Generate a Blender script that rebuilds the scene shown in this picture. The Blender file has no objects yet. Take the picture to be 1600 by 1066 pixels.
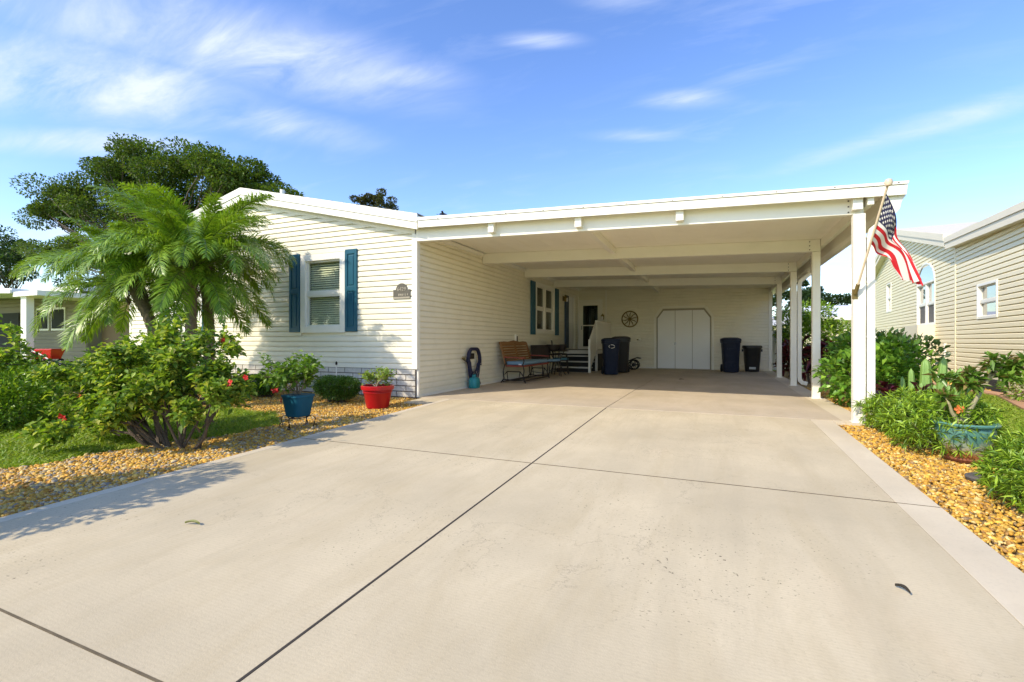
import bpy, math, random
import numpy as np
from mathutils import Vector, Matrix, Quaternion

rad = math.radians
SC = bpy.context.scene
COL = SC.collection
random.seed(7)
RNG = np.random.default_rng(11)

# ------------------------------------------------------------------ camera
YAW = math.atan(317 / 739.0)
cam_d = bpy.data.cameras.new('camera')
cam = bpy.data.objects.new('camera', cam_d)
COL.objects.link(cam)
cam.location = (4.92, -7.12, 1.01)
cam.rotation_euler = (rad(90), 0, YAW)
cam_d.sensor_width = 36.0
cam_d.lens = 739.0 / 1600 * 36.0
cam_d.clip_end = 3000
SC.camera = cam

# ------------------------------------------------------------------ sun, sky, exposure
SUN_EL = rad(38)
SUN_AZ = rad(32)          # light travels towards +Y turned 32 degrees to +X
travel = Vector((math.sin(SUN_AZ) * math.cos(SUN_EL), math.cos(SUN_AZ) * math.cos(SUN_EL), -math.sin(SUN_EL)))
sun_d = bpy.data.lights.new('sun', 'SUN')
sun_d.energy = 2.5
sun_d.angle = rad(0.6)
sun_d.color = (1.0, 0.895, 0.735)
sun = bpy.data.objects.new('sun', sun_d)
COL.objects.link(sun)
sun.rotation_euler = travel.to_track_quat('-Z', 'Y').to_euler()
sun.location = (-8, -14, 20)

world = bpy.data.worlds.new('World')
SC.world = world
world.use_nodes = True
SKY_STRENGTH = 0.15

vs = SC.view_settings
vs.view_transform = 'Standard'
vs.look = 'None'
vs.exposure = 1.05
vs.gamma = 1.0
vs.use_curve_mapping = False
SC.cycles.max_bounces = 10
SC.cycles.diffuse_bounces = 6
SC.cycles.transparent_max_bounces = 16

def build_world():
    nt = world.node_tree
    N, L = nt.nodes, nt.links
    N.clear()
    out = N.new('ShaderNodeOutputWorld')
    bg = N.new('ShaderNodeBackground')
    bg.inputs['Strength'].default_value = SKY_STRENGTH
    sky = N.new('ShaderNodeTexSky')
    sky.sky_type = 'NISHITA'
    sky.sun_disc = False
    sky.sun_elevation = SUN_EL
    sky.sun_rotation = math.atan2(-math.sin(SUN_AZ), -math.cos(SUN_AZ)) % (2 * math.pi)
    sky.air_density = 1.0
    sky.dust_density = 0.5
    sky.ozone_density = 2.2
    hs = N.new('ShaderNodeHueSaturation')
    hs.inputs['Saturation'].default_value = 1.17
    hs.inputs['Hue'].default_value = 0.512
    hs.inputs['Value'].default_value = 1.02
    L.new(sky.outputs[0], hs.inputs['Color'])
    tc = N.new('ShaderNodeTexCoord')
    sep = N.new('ShaderNodeSeparateXYZ')
    L.new(tc.outputs['Generated'], sep.inputs[0])
    def math_(op, a, b=None, clamp=False):
        n = N.new('ShaderNodeMath'); n.operation = op; n.use_clamp = clamp
        for i, v in enumerate((a, b)):
            if v is None: continue
            if isinstance(v, (int, float)): n.inputs[i].default_value = v
            else: L.new(v, n.inputs[i])
        return n.outputs[0]
    zz = math_('ADD', math_('MAXIMUM', sep.outputs[2], 0.0), 0.15)
    px = math_('DIVIDE', sep.outputs[0], zz)
    py = math_('DIVIDE', sep.outputs[1], zz)
    cmb = N.new('ShaderNodeCombineXYZ')
    L.new(px, cmb.inputs[0]); L.new(py, cmb.inputs[1])
    P = cmb.outputs[0]
    # streaky high cloud: noise stretched along one direction of the cloud sheet
    mp = N.new('ShaderNodeMapping')
    mp.inputs['Rotation'].default_value = (0, 0, rad(-38))
    mp.inputs['Scale'].default_value = (1.0, 3.0, 1)
    L.new(P, mp.inputs['Vector'])
    nz = N.new('ShaderNodeTexNoise')
    nz.inputs['Scale'].default_value = 2.0
    nz.inputs['Detail'].default_value = 12
    nz.inputs['Roughness'].default_value = 0.62
    nz.inputs['Distortion'].default_value = 0.5
    L.new(mp.outputs[0], nz.inputs['Vector'])
    nz2 = N.new('ShaderNodeTexNoise')
    nz2.inputs['Scale'].default_value = 1.1
    nz2.inputs['Detail'].default_value = 4
    L.new(P, nz2.inputs['Vector'])
    def blob(c, rot, sx, sy, amp):
        m = N.new('ShaderNodeMapping'); m.vector_type = 'TEXTURE'
        m.inputs['Location'].default_value = (c[0], c[1], 0)
        m.inputs['Rotation'].default_value = (0, 0, rad(rot))
        m.inputs['Scale'].default_value = (sx, sy, 1)
        L.new(P, m.inputs['Vector'])
        ln = N.new('ShaderNodeVectorMath'); ln.operation = 'LENGTH'
        L.new(m.outputs[0], ln.inputs[0])
        mr = N.new('ShaderNodeMapRange'); mr.interpolation_type = 'SMOOTHSTEP'
        mr.inputs['From Min'].default_value = 1.0; mr.inputs['From Max'].default_value = 0.0
        mr.inputs['To Min'].default_value = 0.0; mr.inputs['To Max'].default_value = amp
        L.new(ln.outputs['Value'], mr.inputs['Value'])
        return mr.outputs[0]
    blobs = [((-1.12, 0.86), 48, 0.72, 0.24, 0.60), ((-0.82, 1.14), 24, 0.26, 0.10, 0.46),
             ((-1.62, 0.74), 40, 0.65, 0.28, 0.68), ((-1.35, 1.10), 50, 0.50, 0.16, 0.34),
             ((-1.90, 0.92), 35, 0.55, 0.14, 0.50), ((-0.41, 1.16), 24, 0.16, 0.045, 0.36),
             ((-0.08, 1.55), 18, 0.20, 0.07, 0.34), ((-0.27, 1.69), 20, 0.22, 0.06, 0.22),
             ((0.62, 1.90), -28, 0.70, 0.11, 0.32), ((-0.22, 1.10), 25, 0.16, 0.05, 0.18),
             ((0.75, 3.3), 10, 0.62, 0.60, 0.85), ((1.6, 3.1), 10, 0.9, 0.5, 0.3), ((-2.9, 1.2), 20, 0.35, 0.2, 0.45)]
    tot = None
    for b in blobs:
        o = blob(*b)
        tot = o if tot is None else math_('MAXIMUM', tot, o)
    det = N.new('ShaderNodeMapRange')
    det.inputs['From Min'].default_value = 0.32; det.inputs['From Max'].default_value = 0.68
    det.inputs['To Min'].default_value = 0.22; det.inputs['To Max'].default_value = 1.75
    L.new(nz.outputs['Fac'], det.inputs['Value'])
    placed = math_('MULTIPLY', tot, det.outputs[0])
    gen = N.new('ShaderNodeMapRange')
    gen.inputs['From Min'].default_value = 0.50; gen.inputs['From Max'].default_value = 0.80
    gen.inputs['To Min'].default_value = 0.0; gen.inputs['To Max'].default_value = 0.32
    L.new(nz.outputs['Fac'], gen.inputs['Value'])
    cov = N.new('ShaderNodeMapRange')
    cov.inputs['From Min'].default_value = 0.40; cov.inputs['From Max'].default_value = 0.65
    cov.inputs['To Min'].default_value = 0.12; cov.inputs['To Max'].default_value = 1.0
    L.new(nz2.outputs['Fac'], cov.inputs['Value'])
    fac = math_('ADD', placed, math_('MULTIPLY', gen.outputs[0], cov.outputs[0]), clamp=True)
    fac = math_('MINIMUM', fac, 0.92)
    mix = N.new('ShaderNodeMix'); mix.data_type = 'RGBA'
    L.new(fac, mix.inputs['Factor'])
    L.new(hs.outputs[0], mix.inputs[6])
    mix.inputs[7].default_value = (3.1, 3.4, 4.1, 1)
    L.new(mix.outputs[2], bg.inputs['Color'])
    L.new(bg.outputs[0], out.inputs['Surface'])
build_world()

# ------------------------------------------------------------------ object helpers
def setp(o, label=None, cat=None, group=None, kind=None):
    if label: o['label'] = label
    if cat: o['category'] = cat
    if group: o['group'] = group
    if kind: o['kind'] = kind
    return o

def empty(name, loc=(0, 0, 0), label=None, cat=None, group=None, rz=0.0, parent=None, kind=None):
    o = bpy.data.objects.new(name, None)
    o.empty_display_size = 0.2
    COL.objects.link(o)
    o.location = loc
    o.rotation_euler = (0, 0, rz)
    if parent: o.parent = parent
    return setp(o, label, cat, group, kind)

def link(name, me, parent=None, loc=None, rot=None):
    o = bpy.data.objects.new(name, me)
    COL.objects.link(o)
    if parent: o.parent = parent
    if loc is not None: o.location = loc
    if rot is not None: o.rotation_euler = rot
    return o

class MB:
    def __init__(self): self.v = []; self.f = []; self.m = []
    def add(self, vs, fs, mi=0):
        n = len(self.v)
        self.v += [tuple(p) for p in vs]
        self.f += [tuple(i + n for i in f) for f in fs]
        self.m += [mi] * len(fs)
        return self
    def box(self, a, b, mi=0):
        (x0, y0, z0), (x1, y1, z1) = a, b
        vs = [(x0, y0, z0), (x1, y0, z0), (x1, y1, z0), (x0, y1, z0), (x0, y0, z1), (x1, y0, z1), (x1, y1, z1), (x0, y1, z1)]
        return self.add(vs, [(0, 3, 2, 1), (4, 5, 6, 7), (0, 1, 5, 4), (1, 2, 6, 5), (2, 3, 7, 6), (3, 0, 4, 7)], mi)
    def hexa(self, p, mi=0):
        return self.add(p, [(0, 3, 2, 1), (4, 5, 6, 7), (0, 1, 5, 4), (1, 2, 6, 5), (2, 3, 7, 6), (3, 0, 4, 7)], mi)
    def prism(self, poly, d, mi=0):
        n = len(poly); d = Vector(d)
        vs = [Vector(p) for p in poly] + [Vector(p) + d for p in poly]
        fs = [tuple(range(n))[::-1], tuple(range(n, 2 * n))]
        fs += [(i, (i + 1) % n, n + (i + 1) % n, n + i) for i in range(n)]
        return self.add(vs, fs, mi)
    def tube(self, pts, r, seg=8, mi=0, cap=True, closed=False):
        pts = [Vector(p) for p in pts]; n = len(pts)
        rs = r if isinstance(r, (list, tuple)) else [r] * n
        ref = Vector((0.13, 0.21, 0.97))
        vs = []
        for i in range(n):
            if closed: t = pts[(i + 1) % n] - pts[i - 1]
            else: t = pts[min(i + 1, n - 1)] - pts[max(i - 1, 0)]
            if t.length < 1e-9: t = Vector((0, 0, 1))
            t.normalize()
            u = t.cross(ref)
            if u.length < 0.05: u = t.cross(Vector((1, 0, 0)))
            u.normalize(); w = t.cross(u)
            for k in range(seg):
                a = 2 * math.pi * k / seg
                vs.append(pts[i] + (u * math.cos(a) + w * math.sin(a)) * rs[i])
        fs = []
        rng = n if closed else n - 1
        for i in range(rng):
            j = (i + 1) % n
            for k in range(seg):
                k2 = (k + 1) % seg
                fs.append((i * seg + k, i * seg + k2, j * seg + k2, j * seg + k))
        if cap and not closed:
            fs.append(tuple(range(seg))[::-1]); fs.append(tuple((n - 1) * seg + k for k in range(seg)))
        return self.add(vs, fs, mi)
    def lathe(self, prof, seg=28, c=(0, 0, 0), mi=0, sx=1.0, sy=1.0, pw=2.0):
        vs = []
        n = len(prof)
        for (r, z) in prof:
            for k in range(seg):
                a = 2 * math.pi * k / seg
                ca, sa = math.cos(a), math.sin(a)
                if pw != 2.0:
                    q = (abs(ca) ** pw + abs(sa) ** pw) ** (-1.0 / pw)
                else: q = 1.0
                vs.append((c[0] + r * q * ca * sx, c[1] + r * q * sa * sy, c[2] + z))
        fs = []
        for i in range(n - 1):
            for k in range(seg):
                k2 = (k + 1) % seg
                fs.append((i * seg + k, i * seg + k2, (i + 1) * seg + k2, (i + 1) * seg + k))
        fs.append(tuple(range(seg))[::-1]); fs.append(tuple((n - 1) * seg + k for k in range(seg)))
        return self.add(vs, fs, mi)
    def mesh(self, name, mats, smooth=False, angle=None):
        me = bpy.data.meshes.new(name)
        me.from_pydata(self.v, [], self.f)
        if not isinstance(mats, (list, tuple)): mats = [mats]
        for m in mats: me.materials.append(m)
        if len(mats) > 1: me.polygons.foreach_set('material_index', self.m)
        if smooth:
            me.polygons.foreach_set('use_smooth', [True] * len(self.f))
            try: me.set_sharp_from_angle(angle=rad(angle or 40))
            except Exception: pass
        me.update()
        return me
    def obj(self, name, mats, parent=None, smooth=False, loc=None, rot=None, angle=None, bevel=0):
        o = link(name, self.mesh(name, mats, smooth, angle), parent, loc, rot)
        if bevel:
            b = o.modifiers.new('bevel', 'BEVEL'); b.width = bevel; b.segments = 2; b.limit_method = 'ANGLE'; b.angle_limit = rad(40)
        return o

def np_mesh(name, verts, faces, mats, colors=None, mat_idx=None, smooth=False):
    """verts (N,3) ; faces (M,k) constant k ; colors per vertex (N,3)"""
    me = bpy.data.meshes.new(name)
    nv, (nf, k) = len(verts), faces.shape
    me.vertices.add(nv); me.vertices.foreach_set('co', verts.astype(np.float32).ravel())
    me.loops.add(nf * k); me.loops.foreach_set('vertex_index', faces.astype(np.int32).ravel())
    me.polygons.add(nf)
    me.polygons.foreach_set('loop_start', np.arange(0, nf * k, k, dtype=np.int32))
    try: me.polygons.foreach_set('loop_total', np.full(nf, k, dtype=np.int32))
    except Exception: pass
    if not isinstance(mats, (list, tuple)): mats = [mats]
    for m in mats: me.materials.append(m)
    if mat_idx is not None: me.polygons.foreach_set('material_index', mat_idx.astype(np.int32))
    if smooth: me.polygons.foreach_set('use_smooth', np.ones(nf, dtype=bool))
    if colors is not None:
        a = me.color_attributes.new('tint', 'FLOAT_COLOR', 'POINT')
        c4 = np.ones((nv, 4), dtype=np.float32); c4[:, :3] = colors
        a.data.foreach_set('color', c4.ravel())
    me.update(calc_edges=True)
    return me

# ------------------------------------------------------------------ materials
def nodes_of(name):
    m = bpy.data.materials.new(name); m.use_nodes = True
    nt = m.node_tree
    return m, nt, nt.nodes, nt.links, nt.nodes['Principled BSDF']

def paint(name, col, rough=0.5, var=0.06, scale=3.0, bump=0.0, bscale=60.0, metallic=0.0, dirt=None, dirt_amt=0.0, spec=0.5, coat=0.0):
    m, nt, N, L, P = nodes_of(name)
    tc = N.new('ShaderNodeTexCoord')
    geo = N.new('ShaderNodeNewGeometry')
    nz = N.new('ShaderNodeTexNoise'); nz.inputs['Scale'].default_value = scale; nz.inputs['Detail'].default_value = 6
    L.new(geo.outputs['Position'], nz.inputs['Vector'])
    mx = N.new('ShaderNodeMix'); mx.data_type = 'RGBA'
    mx.inputs[6].default_value = tuple(c * (1 - var * 1.6) for c in col) + (1,)
    mx.inputs[7].default_value = tuple(min(1, c * (1 + var)) for c in col) + (1,)
    L.new(nz.outputs['Fac'], mx.inputs['Factor'])
    last = mx.outputs[2]
    if dirt is not None:
        n2 = N.new('ShaderNodeTexNoise'); n2.inputs['Scale'].default_value = scale * 2.3; n2.inputs['Detail'].default_value = 8; n2.inputs['Roughness'].default_value = 0.7
        L.new(geo.outputs['Position'], n2.inputs['Vector'])
        mr = N.new('ShaderNodeMapRange'); mr.inputs['From Min'].default_value = 0.5; mr.inputs['From Max'].default_value = 0.8; mr.inputs['To Max'].default_value = dirt_amt
        L.new(n2.outputs['Fac'], mr.inputs['Value'])
        m2 = N.new('ShaderNodeMix'); m2.data_type = 'RGBA'
        L.new(mr.outputs[0], m2.inputs['Factor']); L.new(last, m2.inputs[6]); m2.inputs[7].default_value = tuple(dirt) + (1,)
        last = m2.outputs[2]
    L.new(last, P.inputs['Base Color'])
    P.inputs['Roughness'].default_value = rough
    P.inputs['Metallic'].default_value = metallic
    P.inputs['Specular IOR Level'].default_value = spec
    P.inputs['Coat Weight'].default_value = coat
    if bump:
        nb = N.new('ShaderNodeTexNoise'); nb.inputs['Scale'].default_value = bscale; nb.inputs['Detail'].default_value = 4
        L.new(geo.outputs['Position'], nb.inputs['Vector'])
        bp = N.new('ShaderNodeBump'); bp.inputs['Strength'].default_value = bump; bp.inputs['Distance'].default_value = 0.01
        L.new(nb.outputs['Fac'], bp.inputs['Height']); L.new(bp.outputs[0], P.inputs['Normal'])
    return m

def leafmat(name, rough=0.42, trans=0.35, spec=0.5, gain=1.0):
    """leaf colour comes from the per-leaf tint of the plant; light passes through the blade"""
    m, nt, N, L, P = nodes_of(name)
    at = N.new('ShaderNodeAttribute'); at.attribute_name = 'tint'
    L.new(at.outputs['Color'], P.inputs['Base Color'])
    P.inputs['Roughness'].default_value = rough
    P.inputs['Specular IOR Level'].default_value = spec
    tr = N.new('ShaderNodeBsdfTranslucent')
    mg = N.new('ShaderNodeMix'); mg.data_type = 'RGBA'; mg.blend_type = 'MULTIPLY'; mg.inputs['Factor'].default_value = 1
    L.new(at.outputs['Color'], mg.inputs[6]); mg.inputs[7].default_value = (1.25, 1.25, 0.45, 1)
    L.new(mg.outputs[2], tr.inputs['Color'])
    ms = N.new('ShaderNodeMixShader'); ms.inputs[0].default_value = trans
    L.new(P.outputs[0], ms.inputs[1]); L.new(tr.outputs[0], ms.inputs[2])
    L.new(ms.outputs[0], N['Material Output'].inputs['Surface'])
    return m

def tintmat(name, rough=0.8, bump=0.0, bscale=120):
    m, nt, N, L, P = nodes_of(name)
    at = N.new('ShaderNodeAttribute'); at.attribute_name = 'tint'
    geo = N.new('ShaderNodeNewGeometry')
    nz = N.new('ShaderNodeTexNoise'); nz.inputs['Scale'].default_value = 90; nz.inputs['Detail'].default_value = 4
    L.new(geo.outputs['Position'], nz.inputs['Vector'])
    mr = N.new('ShaderNodeMapRange'); mr.inputs['To Min'].default_value = 0.7; mr.inputs['To Max'].default_value = 1.25
    L.new(nz.outputs['Fac'], mr.inputs['Value'])
    mx = N.new('ShaderNodeMix'); mx.data_type = 'RGBA'; mx.blend_type = 'MULTIPLY'; mx.inputs['Factor'].default_value = 1
    L.new(at.outputs['Color'], mx.inputs[6]); L.new(mr.outputs[0], mx.inputs[7])
    L.new(mx.outputs[2], P.inputs['Base Color'])
    P.inputs['Roughness'].default_value = rough
    return m

def concrete(name, base, stain, pit=True):
    m, nt, N, L, P = nodes_of(name)
    geo = N.new('ShaderNodeNewGeometry')
    def noise(scale, det=8, rough=0.6, vec=None, dist=0.0):
        n = N.new('ShaderNodeTexNoise'); n.inputs['Scale'].default_value = scale; n.inputs['Detail'].default_value = det
        n.inputs['Roughness'].default_value = rough; n.inputs['Distortion'].default_value = dist
        L.new(vec or geo.outputs['Position'], n.inputs['Vector']); return n.outputs['Fac']
    def mrng(v, a, b, c=0.0, d=1.0):
        r = N.new('ShaderNodeMapRange'); r.inputs['From Min'].default_value = a; r.inputs['From Max'].default_value = b
        r.inputs['To Min'].default_value = c; r.inputs['To Max'].default_value = d; L.new(v, r.inputs['Value']); return r.outputs[0]
    def mixc(f, a, b):
        x = N.new('ShaderNodeMix'); x.data_type = 'RGBA'
        if isinstance(f, float): x.inputs['Factor'].default_value = f
        else: L.new(f, x.inputs['Factor'])
        for i, v in ((6, a), (7, b)):
            if isinstance(v, tuple): x.inputs[i].default_value = v + (1,)
            else: L.new(v, x.inputs[i])
        return x.outputs[2]
    mp = N.new('ShaderNodeMapping'); mp.inputs['Scale'].default_value = (2.2, 0.55, 1)
    L.new(geo.outputs['Position'], mp.inputs['Vector'])
    c = mixc(mrng(noise(0.75, 8, 0.62), 0.3, 0.7), tuple(x * 0.80 for x in base), tuple(min(1, x * 1.08) for x in base))
    c = mixc(mrng(noise(1.6, 9, 0.68, mp.outputs[0], 0.5), 0.46, 0.78, 0.0, 0.65), c, stain)
    c = mixc(mrng(noise(0.9, 6, 0.6, mp.outputs[0], 0.2), 0.60, 0.85, 0.0, 0.30), c, (base[0] * 0.98, base[1] * 0.84, base[2] * 0.78))
    c = mixc(mrng(noise(55, 4, 0.7), 0.52, 0.80, 0.0, 0.30), c, tuple(x * 0.5 for x in base))
    if pit:
        # faint broom lines across the slab and two worn wheel tracks along it
        wv1 = N.new('ShaderNodeTexWave'); wv1.wave_type = 'BANDS'; wv1.bands_direction = 'Y'; wv1.inputs['Scale'].default_value = 16; wv1.inputs['Distortion'].default_value = 3.5; wv1.inputs['Detail'].default_value = 3; wv1.inputs['Detail Scale'].default_value = 2.5
        L.new(geo.outputs['Position'], wv1.inputs['Vector'])
        c = mixc(mrng(wv1.outputs['Fac'], 0.2, 1.0, 0.0, 0.13), c, tuple(x * 0.62 for x in base))
        mt = N.new('ShaderNodeMapping'); mt.inputs['Rotation'].default_value = (0, 0, rad(-9)); mt.inputs['Scale'].default_value = (1.35, 0.10, 1)
        L.new(geo.outputs['Position'], mt.inputs['Vector'])
        c = mixc(mrng(noise(1.7, 7, 0.66, mt.outputs[0], 0.15), 0.50, 0.70, 0.0, 0.45), c, tuple(x * 0.72 for x in base))
        zone = mrng(noise(0.8, 5, 0.6), 0.46, 0.66)
        sp = mrng(noise(60, 2, 0.5), 0.66, 0.72)
        k = N.new('ShaderNodeMath'); k.operation = 'MULTIPLY'; L.new(zone, k.inputs[0]); L.new(sp, k.inputs[1])
        c = mixc(k.outputs[0], c, (0.12, 0.10, 0.06))
        # hairline cracks, only in patches
        wv = N.new('ShaderNodeVectorMath'); wv.operation = 'ADD'
        nn = N.new('ShaderNodeTexNoise'); nn.inputs['Scale'].default_value = 2.2; nn.inputs['Detail'].default_value = 9; nn.inputs['Roughness'].default_value = 0.65
        L.new(geo.outputs['Position'], nn.inputs['Vector'])
        sc = N.new('ShaderNodeVectorMath'); sc.operation = 'SCALE'; sc.inputs['Scale'].default_value = 0.9
        L.new(nn.outputs['Color'], sc.inputs[0]); L.new(geo.outputs['Position'], wv.inputs[0]); L.new(sc.outputs[0], wv.inputs[1])
        vo = N.new('ShaderNodeTexVoronoi'); vo.feature = 'DISTANCE_TO_EDGE'; vo.inputs['Scale'].default_value = 1.5
        L.new(wv.outputs[0], vo.inputs['Vector'])
        ln = mrng(vo.outputs['Distance'], 0.006, 0.002)
        z2 = mrng(noise(0.55, 3, 0.5), 0.50, 0.60)
        k2 = N.new('ShaderNodeMath'); k2.operation = 'MULTIPLY'; L.new(ln, k2.inputs[0]); L.new(z2, k2.inputs[1])
        k3 = N.new('ShaderNodeMath'); k3.operation = 'MULTIPLY'; L.new(k2.outputs[0], k3.inputs[0]); k3.inputs[1].default_value = 0.42
        c = mixc(k3.outputs[0], c, (0.16, 0.13, 0.09))
    L.new(c, P.inputs['Base Color'])
    P.inputs['Roughness'].default_value = 0.82
    P.inputs['Specular IOR Level'].default_value = 0.3
    bp = N.new('ShaderNodeBump'); bp.inputs['Strength'].default_value = 0.25; bp.inputs['Distance'].default_value = 0.004
    L.new(noise(140, 3, 0.6), bp.inputs['Height']); L.new(bp.outputs[0], P.inputs['Normal'])
    return m

def glassmat(name, tint=(0.8, 0.9, 0.88), refl=0.25):
    m, nt, N, L, P = nodes_of(name)
    t = N.new('ShaderNodeBsdfTransparent'); t.inputs[0].default_value = tint + (1,)
    g = N.new('ShaderNodeBsdfGlossy'); g.inputs['Roughness'].default_value = 0.02
    lw = N.new('ShaderNodeLayerWeight'); lw.inputs['Blend'].default_value = 0.5
    pw = N.new('ShaderNodeMath'); pw.operation = 'POWER'; pw.inputs[1].default_value = 4.0; L.new(lw.outputs['Facing'], pw.inputs[0])
    ad = N.new('ShaderNodeMath'); ad.operation = 'ADD'; ad.use_clamp = True; ad.inputs[1].default_value = refl
    L.new(pw.outputs[0], ad.inputs[0])
    ms = N.new('ShaderNodeMixShader'); L.new(ad.outputs[0], ms.inputs[0]); L.new(t.outputs[0], ms.inputs[1]); L.new(g.outputs[0], ms.inputs[2])
    L.new(ms.outputs[0], N['Material Output'].inputs['Surface'])
    return m

def groundmat(name, a, b, scale=4.0, bump=0.4):
    m, nt, N, L, P = nodes_of(name)
    geo = N.new('ShaderNodeNewGeometry')
    n1 = N.new('ShaderNodeTexNoise'); n1.inputs['Scale'].default_value = scale; n1.inputs['Detail'].default_value = 10; n1.inputs['Roughness'].default_value = 0.7
    L.new(geo.outputs['Position'], n1.inputs['Vector'])
    r = N.new('ShaderNodeMapRange'); r.inputs['From Min'].default_value = 0.35; r.inputs['From Max'].default_value = 0.65; L.new(n1.outputs['Fac'], r.inputs['Value'])
    x = N.new('ShaderNodeMix'); x.data_type = 'RGBA'; L.new(r.outputs[0], x.inputs['Factor'])
    x.inputs[6].default_value = a + (1,); x.inputs[7].default_value = b + (1,)
    L.new(x.outputs[2], P.inputs['Base Color']); P.inputs['Roughness'].default_value = 0.95
    bp = N.new('ShaderNodeBump'); bp.inputs['Strength'].default_value = bump; bp.inputs['Distance'].default_value = 0.03
    L.new(n1.outputs['Fac'], bp.inputs['Height']); L.new(bp.outputs[0], P.inputs['Normal'])
    return m

M = {}
M['siding'] = paint('cream_vinyl_siding', (0.80, 0.745, 0.58), 0.45, 0.035, 1.3, 0.04, 200, dirt=(0.52, 0.46, 0.33), dirt_amt=0.28)
M['white'] = paint('white_painted_aluminium', (0.83, 0.79, 0.67), 0.4, 0.03, 2.0, dirt=(0.52, 0.48, 0.38), dirt_amt=0.14)
M['ceiling'] = paint('white_roof_pan', (0.88, 0.83, 0.70), 0.5, 0.04, 1.2, dirt=(0.5, 0.44, 0.32), dirt_amt=0.18)
M['shutter'] = paint('teal_blue_shutter_paint', (0.016, 0.098, 0.142), 0.38, 0.12, 3.0, spec=0.35)
M['navy'] = paint('navy_paint', (0.02, 0.05, 0.11), 0.4, 0.1, 3.0)
M['brick'] = paint('pale_painted_brick', (0.60, 0.56, 0.47), 0.85, 0.13, 9.0, 0.5, 70, dirt=(0.30, 0.26, 0.19), dirt_amt=0.5)
M['mortar'] = paint('dark_mortar', (0.16, 0.12, 0.085), 0.95, 0.15, 20, 0.4)
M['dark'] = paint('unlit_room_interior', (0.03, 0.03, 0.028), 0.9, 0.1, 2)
M['blind'] = paint('cream_blind_slat', (0.78, 0.74, 0.56), 0.5, 0.05, 4)
M['glass'] = glassmat('window_glass', (0.93, 0.96, 0.92), 0.04)
M['glass_dark'] = glassmat('dim_window_glass', (0.5, 0.55, 0.5), 0.05)
M['glass_sky'] = glassmat('sky_reflecting_glass', (0.35, 0.45, 0.45), 0.24)
M['shingle'] = paint('grey_roof_shingle', (0.30, 0.28, 0.25), 0.9, 0.2, 12, 0.6, 40)
M['roofwhite'] = paint('white_metal_roof', (0.72, 0.73, 0.74), 0.45, 0.05, 2)
M['drive'] = concrete('driveway_concrete', (0.585, 0.490, 0.318), (0.45, 0.36, 0.208))
M['drive2'] = concrete('border_concrete', (0.65, 0.555, 0.39), (0.55, 0.455, 0.305), pit=False)
M['slab'] = concrete('carport_floor_coating', (0.54, 0.445, 0.31), (0.41, 0.33, 0.205), pit=False)
M['joint'] = paint('dark_joint_filler', (0.045, 0.036, 0.026), 0.95, 0.3, 20)
M['joint_dirt'] = paint('mossy_joint_dirt', (0.15, 0.115, 0.062), 0.95, 0.5, 16)
M['soil'] = groundmat('soil_under_stones', (0.22, 0.15, 0.055), (0.33, 0.23, 0.09), 30)
M['grass_base'] = groundmat('lawn_turf', (0.15, 0.23, 0.018), (0.24, 0.32, 0.035), 9)
M['mulch'] = groundmat('dry_mulch', (0.15, 0.085, 0.035), (0.28, 0.17, 0.08), 18)
M['edging'] = paint('terracotta_edging', (0.48, 0.27, 0.15), 0.85, 0.12, 6, 0.3)
M['stone'] = tintmat('river_stone', 0.75)
M['leaf'] = leafmat('leaf', 0.5, 0.42, 0.35)
M['gloss_leaf'] = leafmat('glossy_leaf', 0.36, 0.25, 0.5)
M['palm_leaf'] = leafmat('palm_leaflet', 0.36, 0.3, 0.55)
M['grass'] = leafmat('grass_blade', 0.5, 0.4)
M['bark'] = paint('grey_bark', (0.115, 0.088, 0.062), 0.95, 0.3, 14, 0.9, 60)
M['twig'] = paint('pale_twig', (0.27, 0.21, 0.14), 0.9, 0.25, 16, 0.5, 60)
M['palm_bark'] = paint('palm_trunk_bark', (0.21, 0.16, 0.10), 0.95, 0.35, 22, 1.0, 45)
M['petal'] = paint('red_petal', (0.62, 0.022, 0.018), 0.5, 0.12, 30)
M['petal_orange'] = paint('orange_petal', (0.75, 0.20, 0.05), 0.5, 0.12, 30)
M['iron'] = paint('dark_wrought_iron', (0.035, 0.027, 0.02), 0.5, 0.2, 20, metallic=0.5)
M['redpot'] = paint('red_glazed_pot', (0.46, 0.005, 0.010), 0.38, 0.07, 6, coat=0.1)
M['bluepot'] = paint('teal_blue_pot', (0.006, 0.088, 0.14), 0.6, 0.15, 8, spec=0.25)
M['pot_soil'] = paint('potting_soil', (0.05, 0.035, 0.02), 0.95, 0.3, 40, 0.8, 60)
M['wood'] = paint('varnished_bench_wood', (0.27, 0.12, 0.036), 0.4, 0.2, 9)
M['redwood'] = paint('red_stained_wood', (0.26, 0.045, 0.025), 0.45, 0.15, 9)
M['cushion'] = paint('slate_blue_cushion', (0.16, 0.27, 0.36), 0.85, 0.1, 8, 0.2)
M['teal_cushion'] = paint('teal_cushion', (0.09, 0.24, 0.28), 0.85, 0.1, 8, 0.2)
M['wicker'] = paint('dark_wicker', (0.034, 0.021, 0.012), 0.7, 0.3, 50, 0.8, 120)
M['hose'] = paint('navy_rubber_hose', (0.018, 0.02, 0.055), 0.5, 0.15, 20)
M['jug'] = paint('teal_plastic_jug', (0.02, 0.24, 0.25), 0.4, 0.06, 5)
M['navybin'] = paint('navy_plastic_bin', (0.006, 0.012, 0.032), 0.55, 0.15, 4, spec=0.3, dirt=(0.09, 0.09, 0.10), dirt_amt=0.2)
M['blackbin'] = paint('black_plastic_bin', (0.014, 0.013, 0.012), 0.45, 0.2, 4)
M['bag'] = paint('black_bin_liner', (0.022, 0.022, 0.022), 0.3, 0.2, 8, 1.0, 12)
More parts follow.
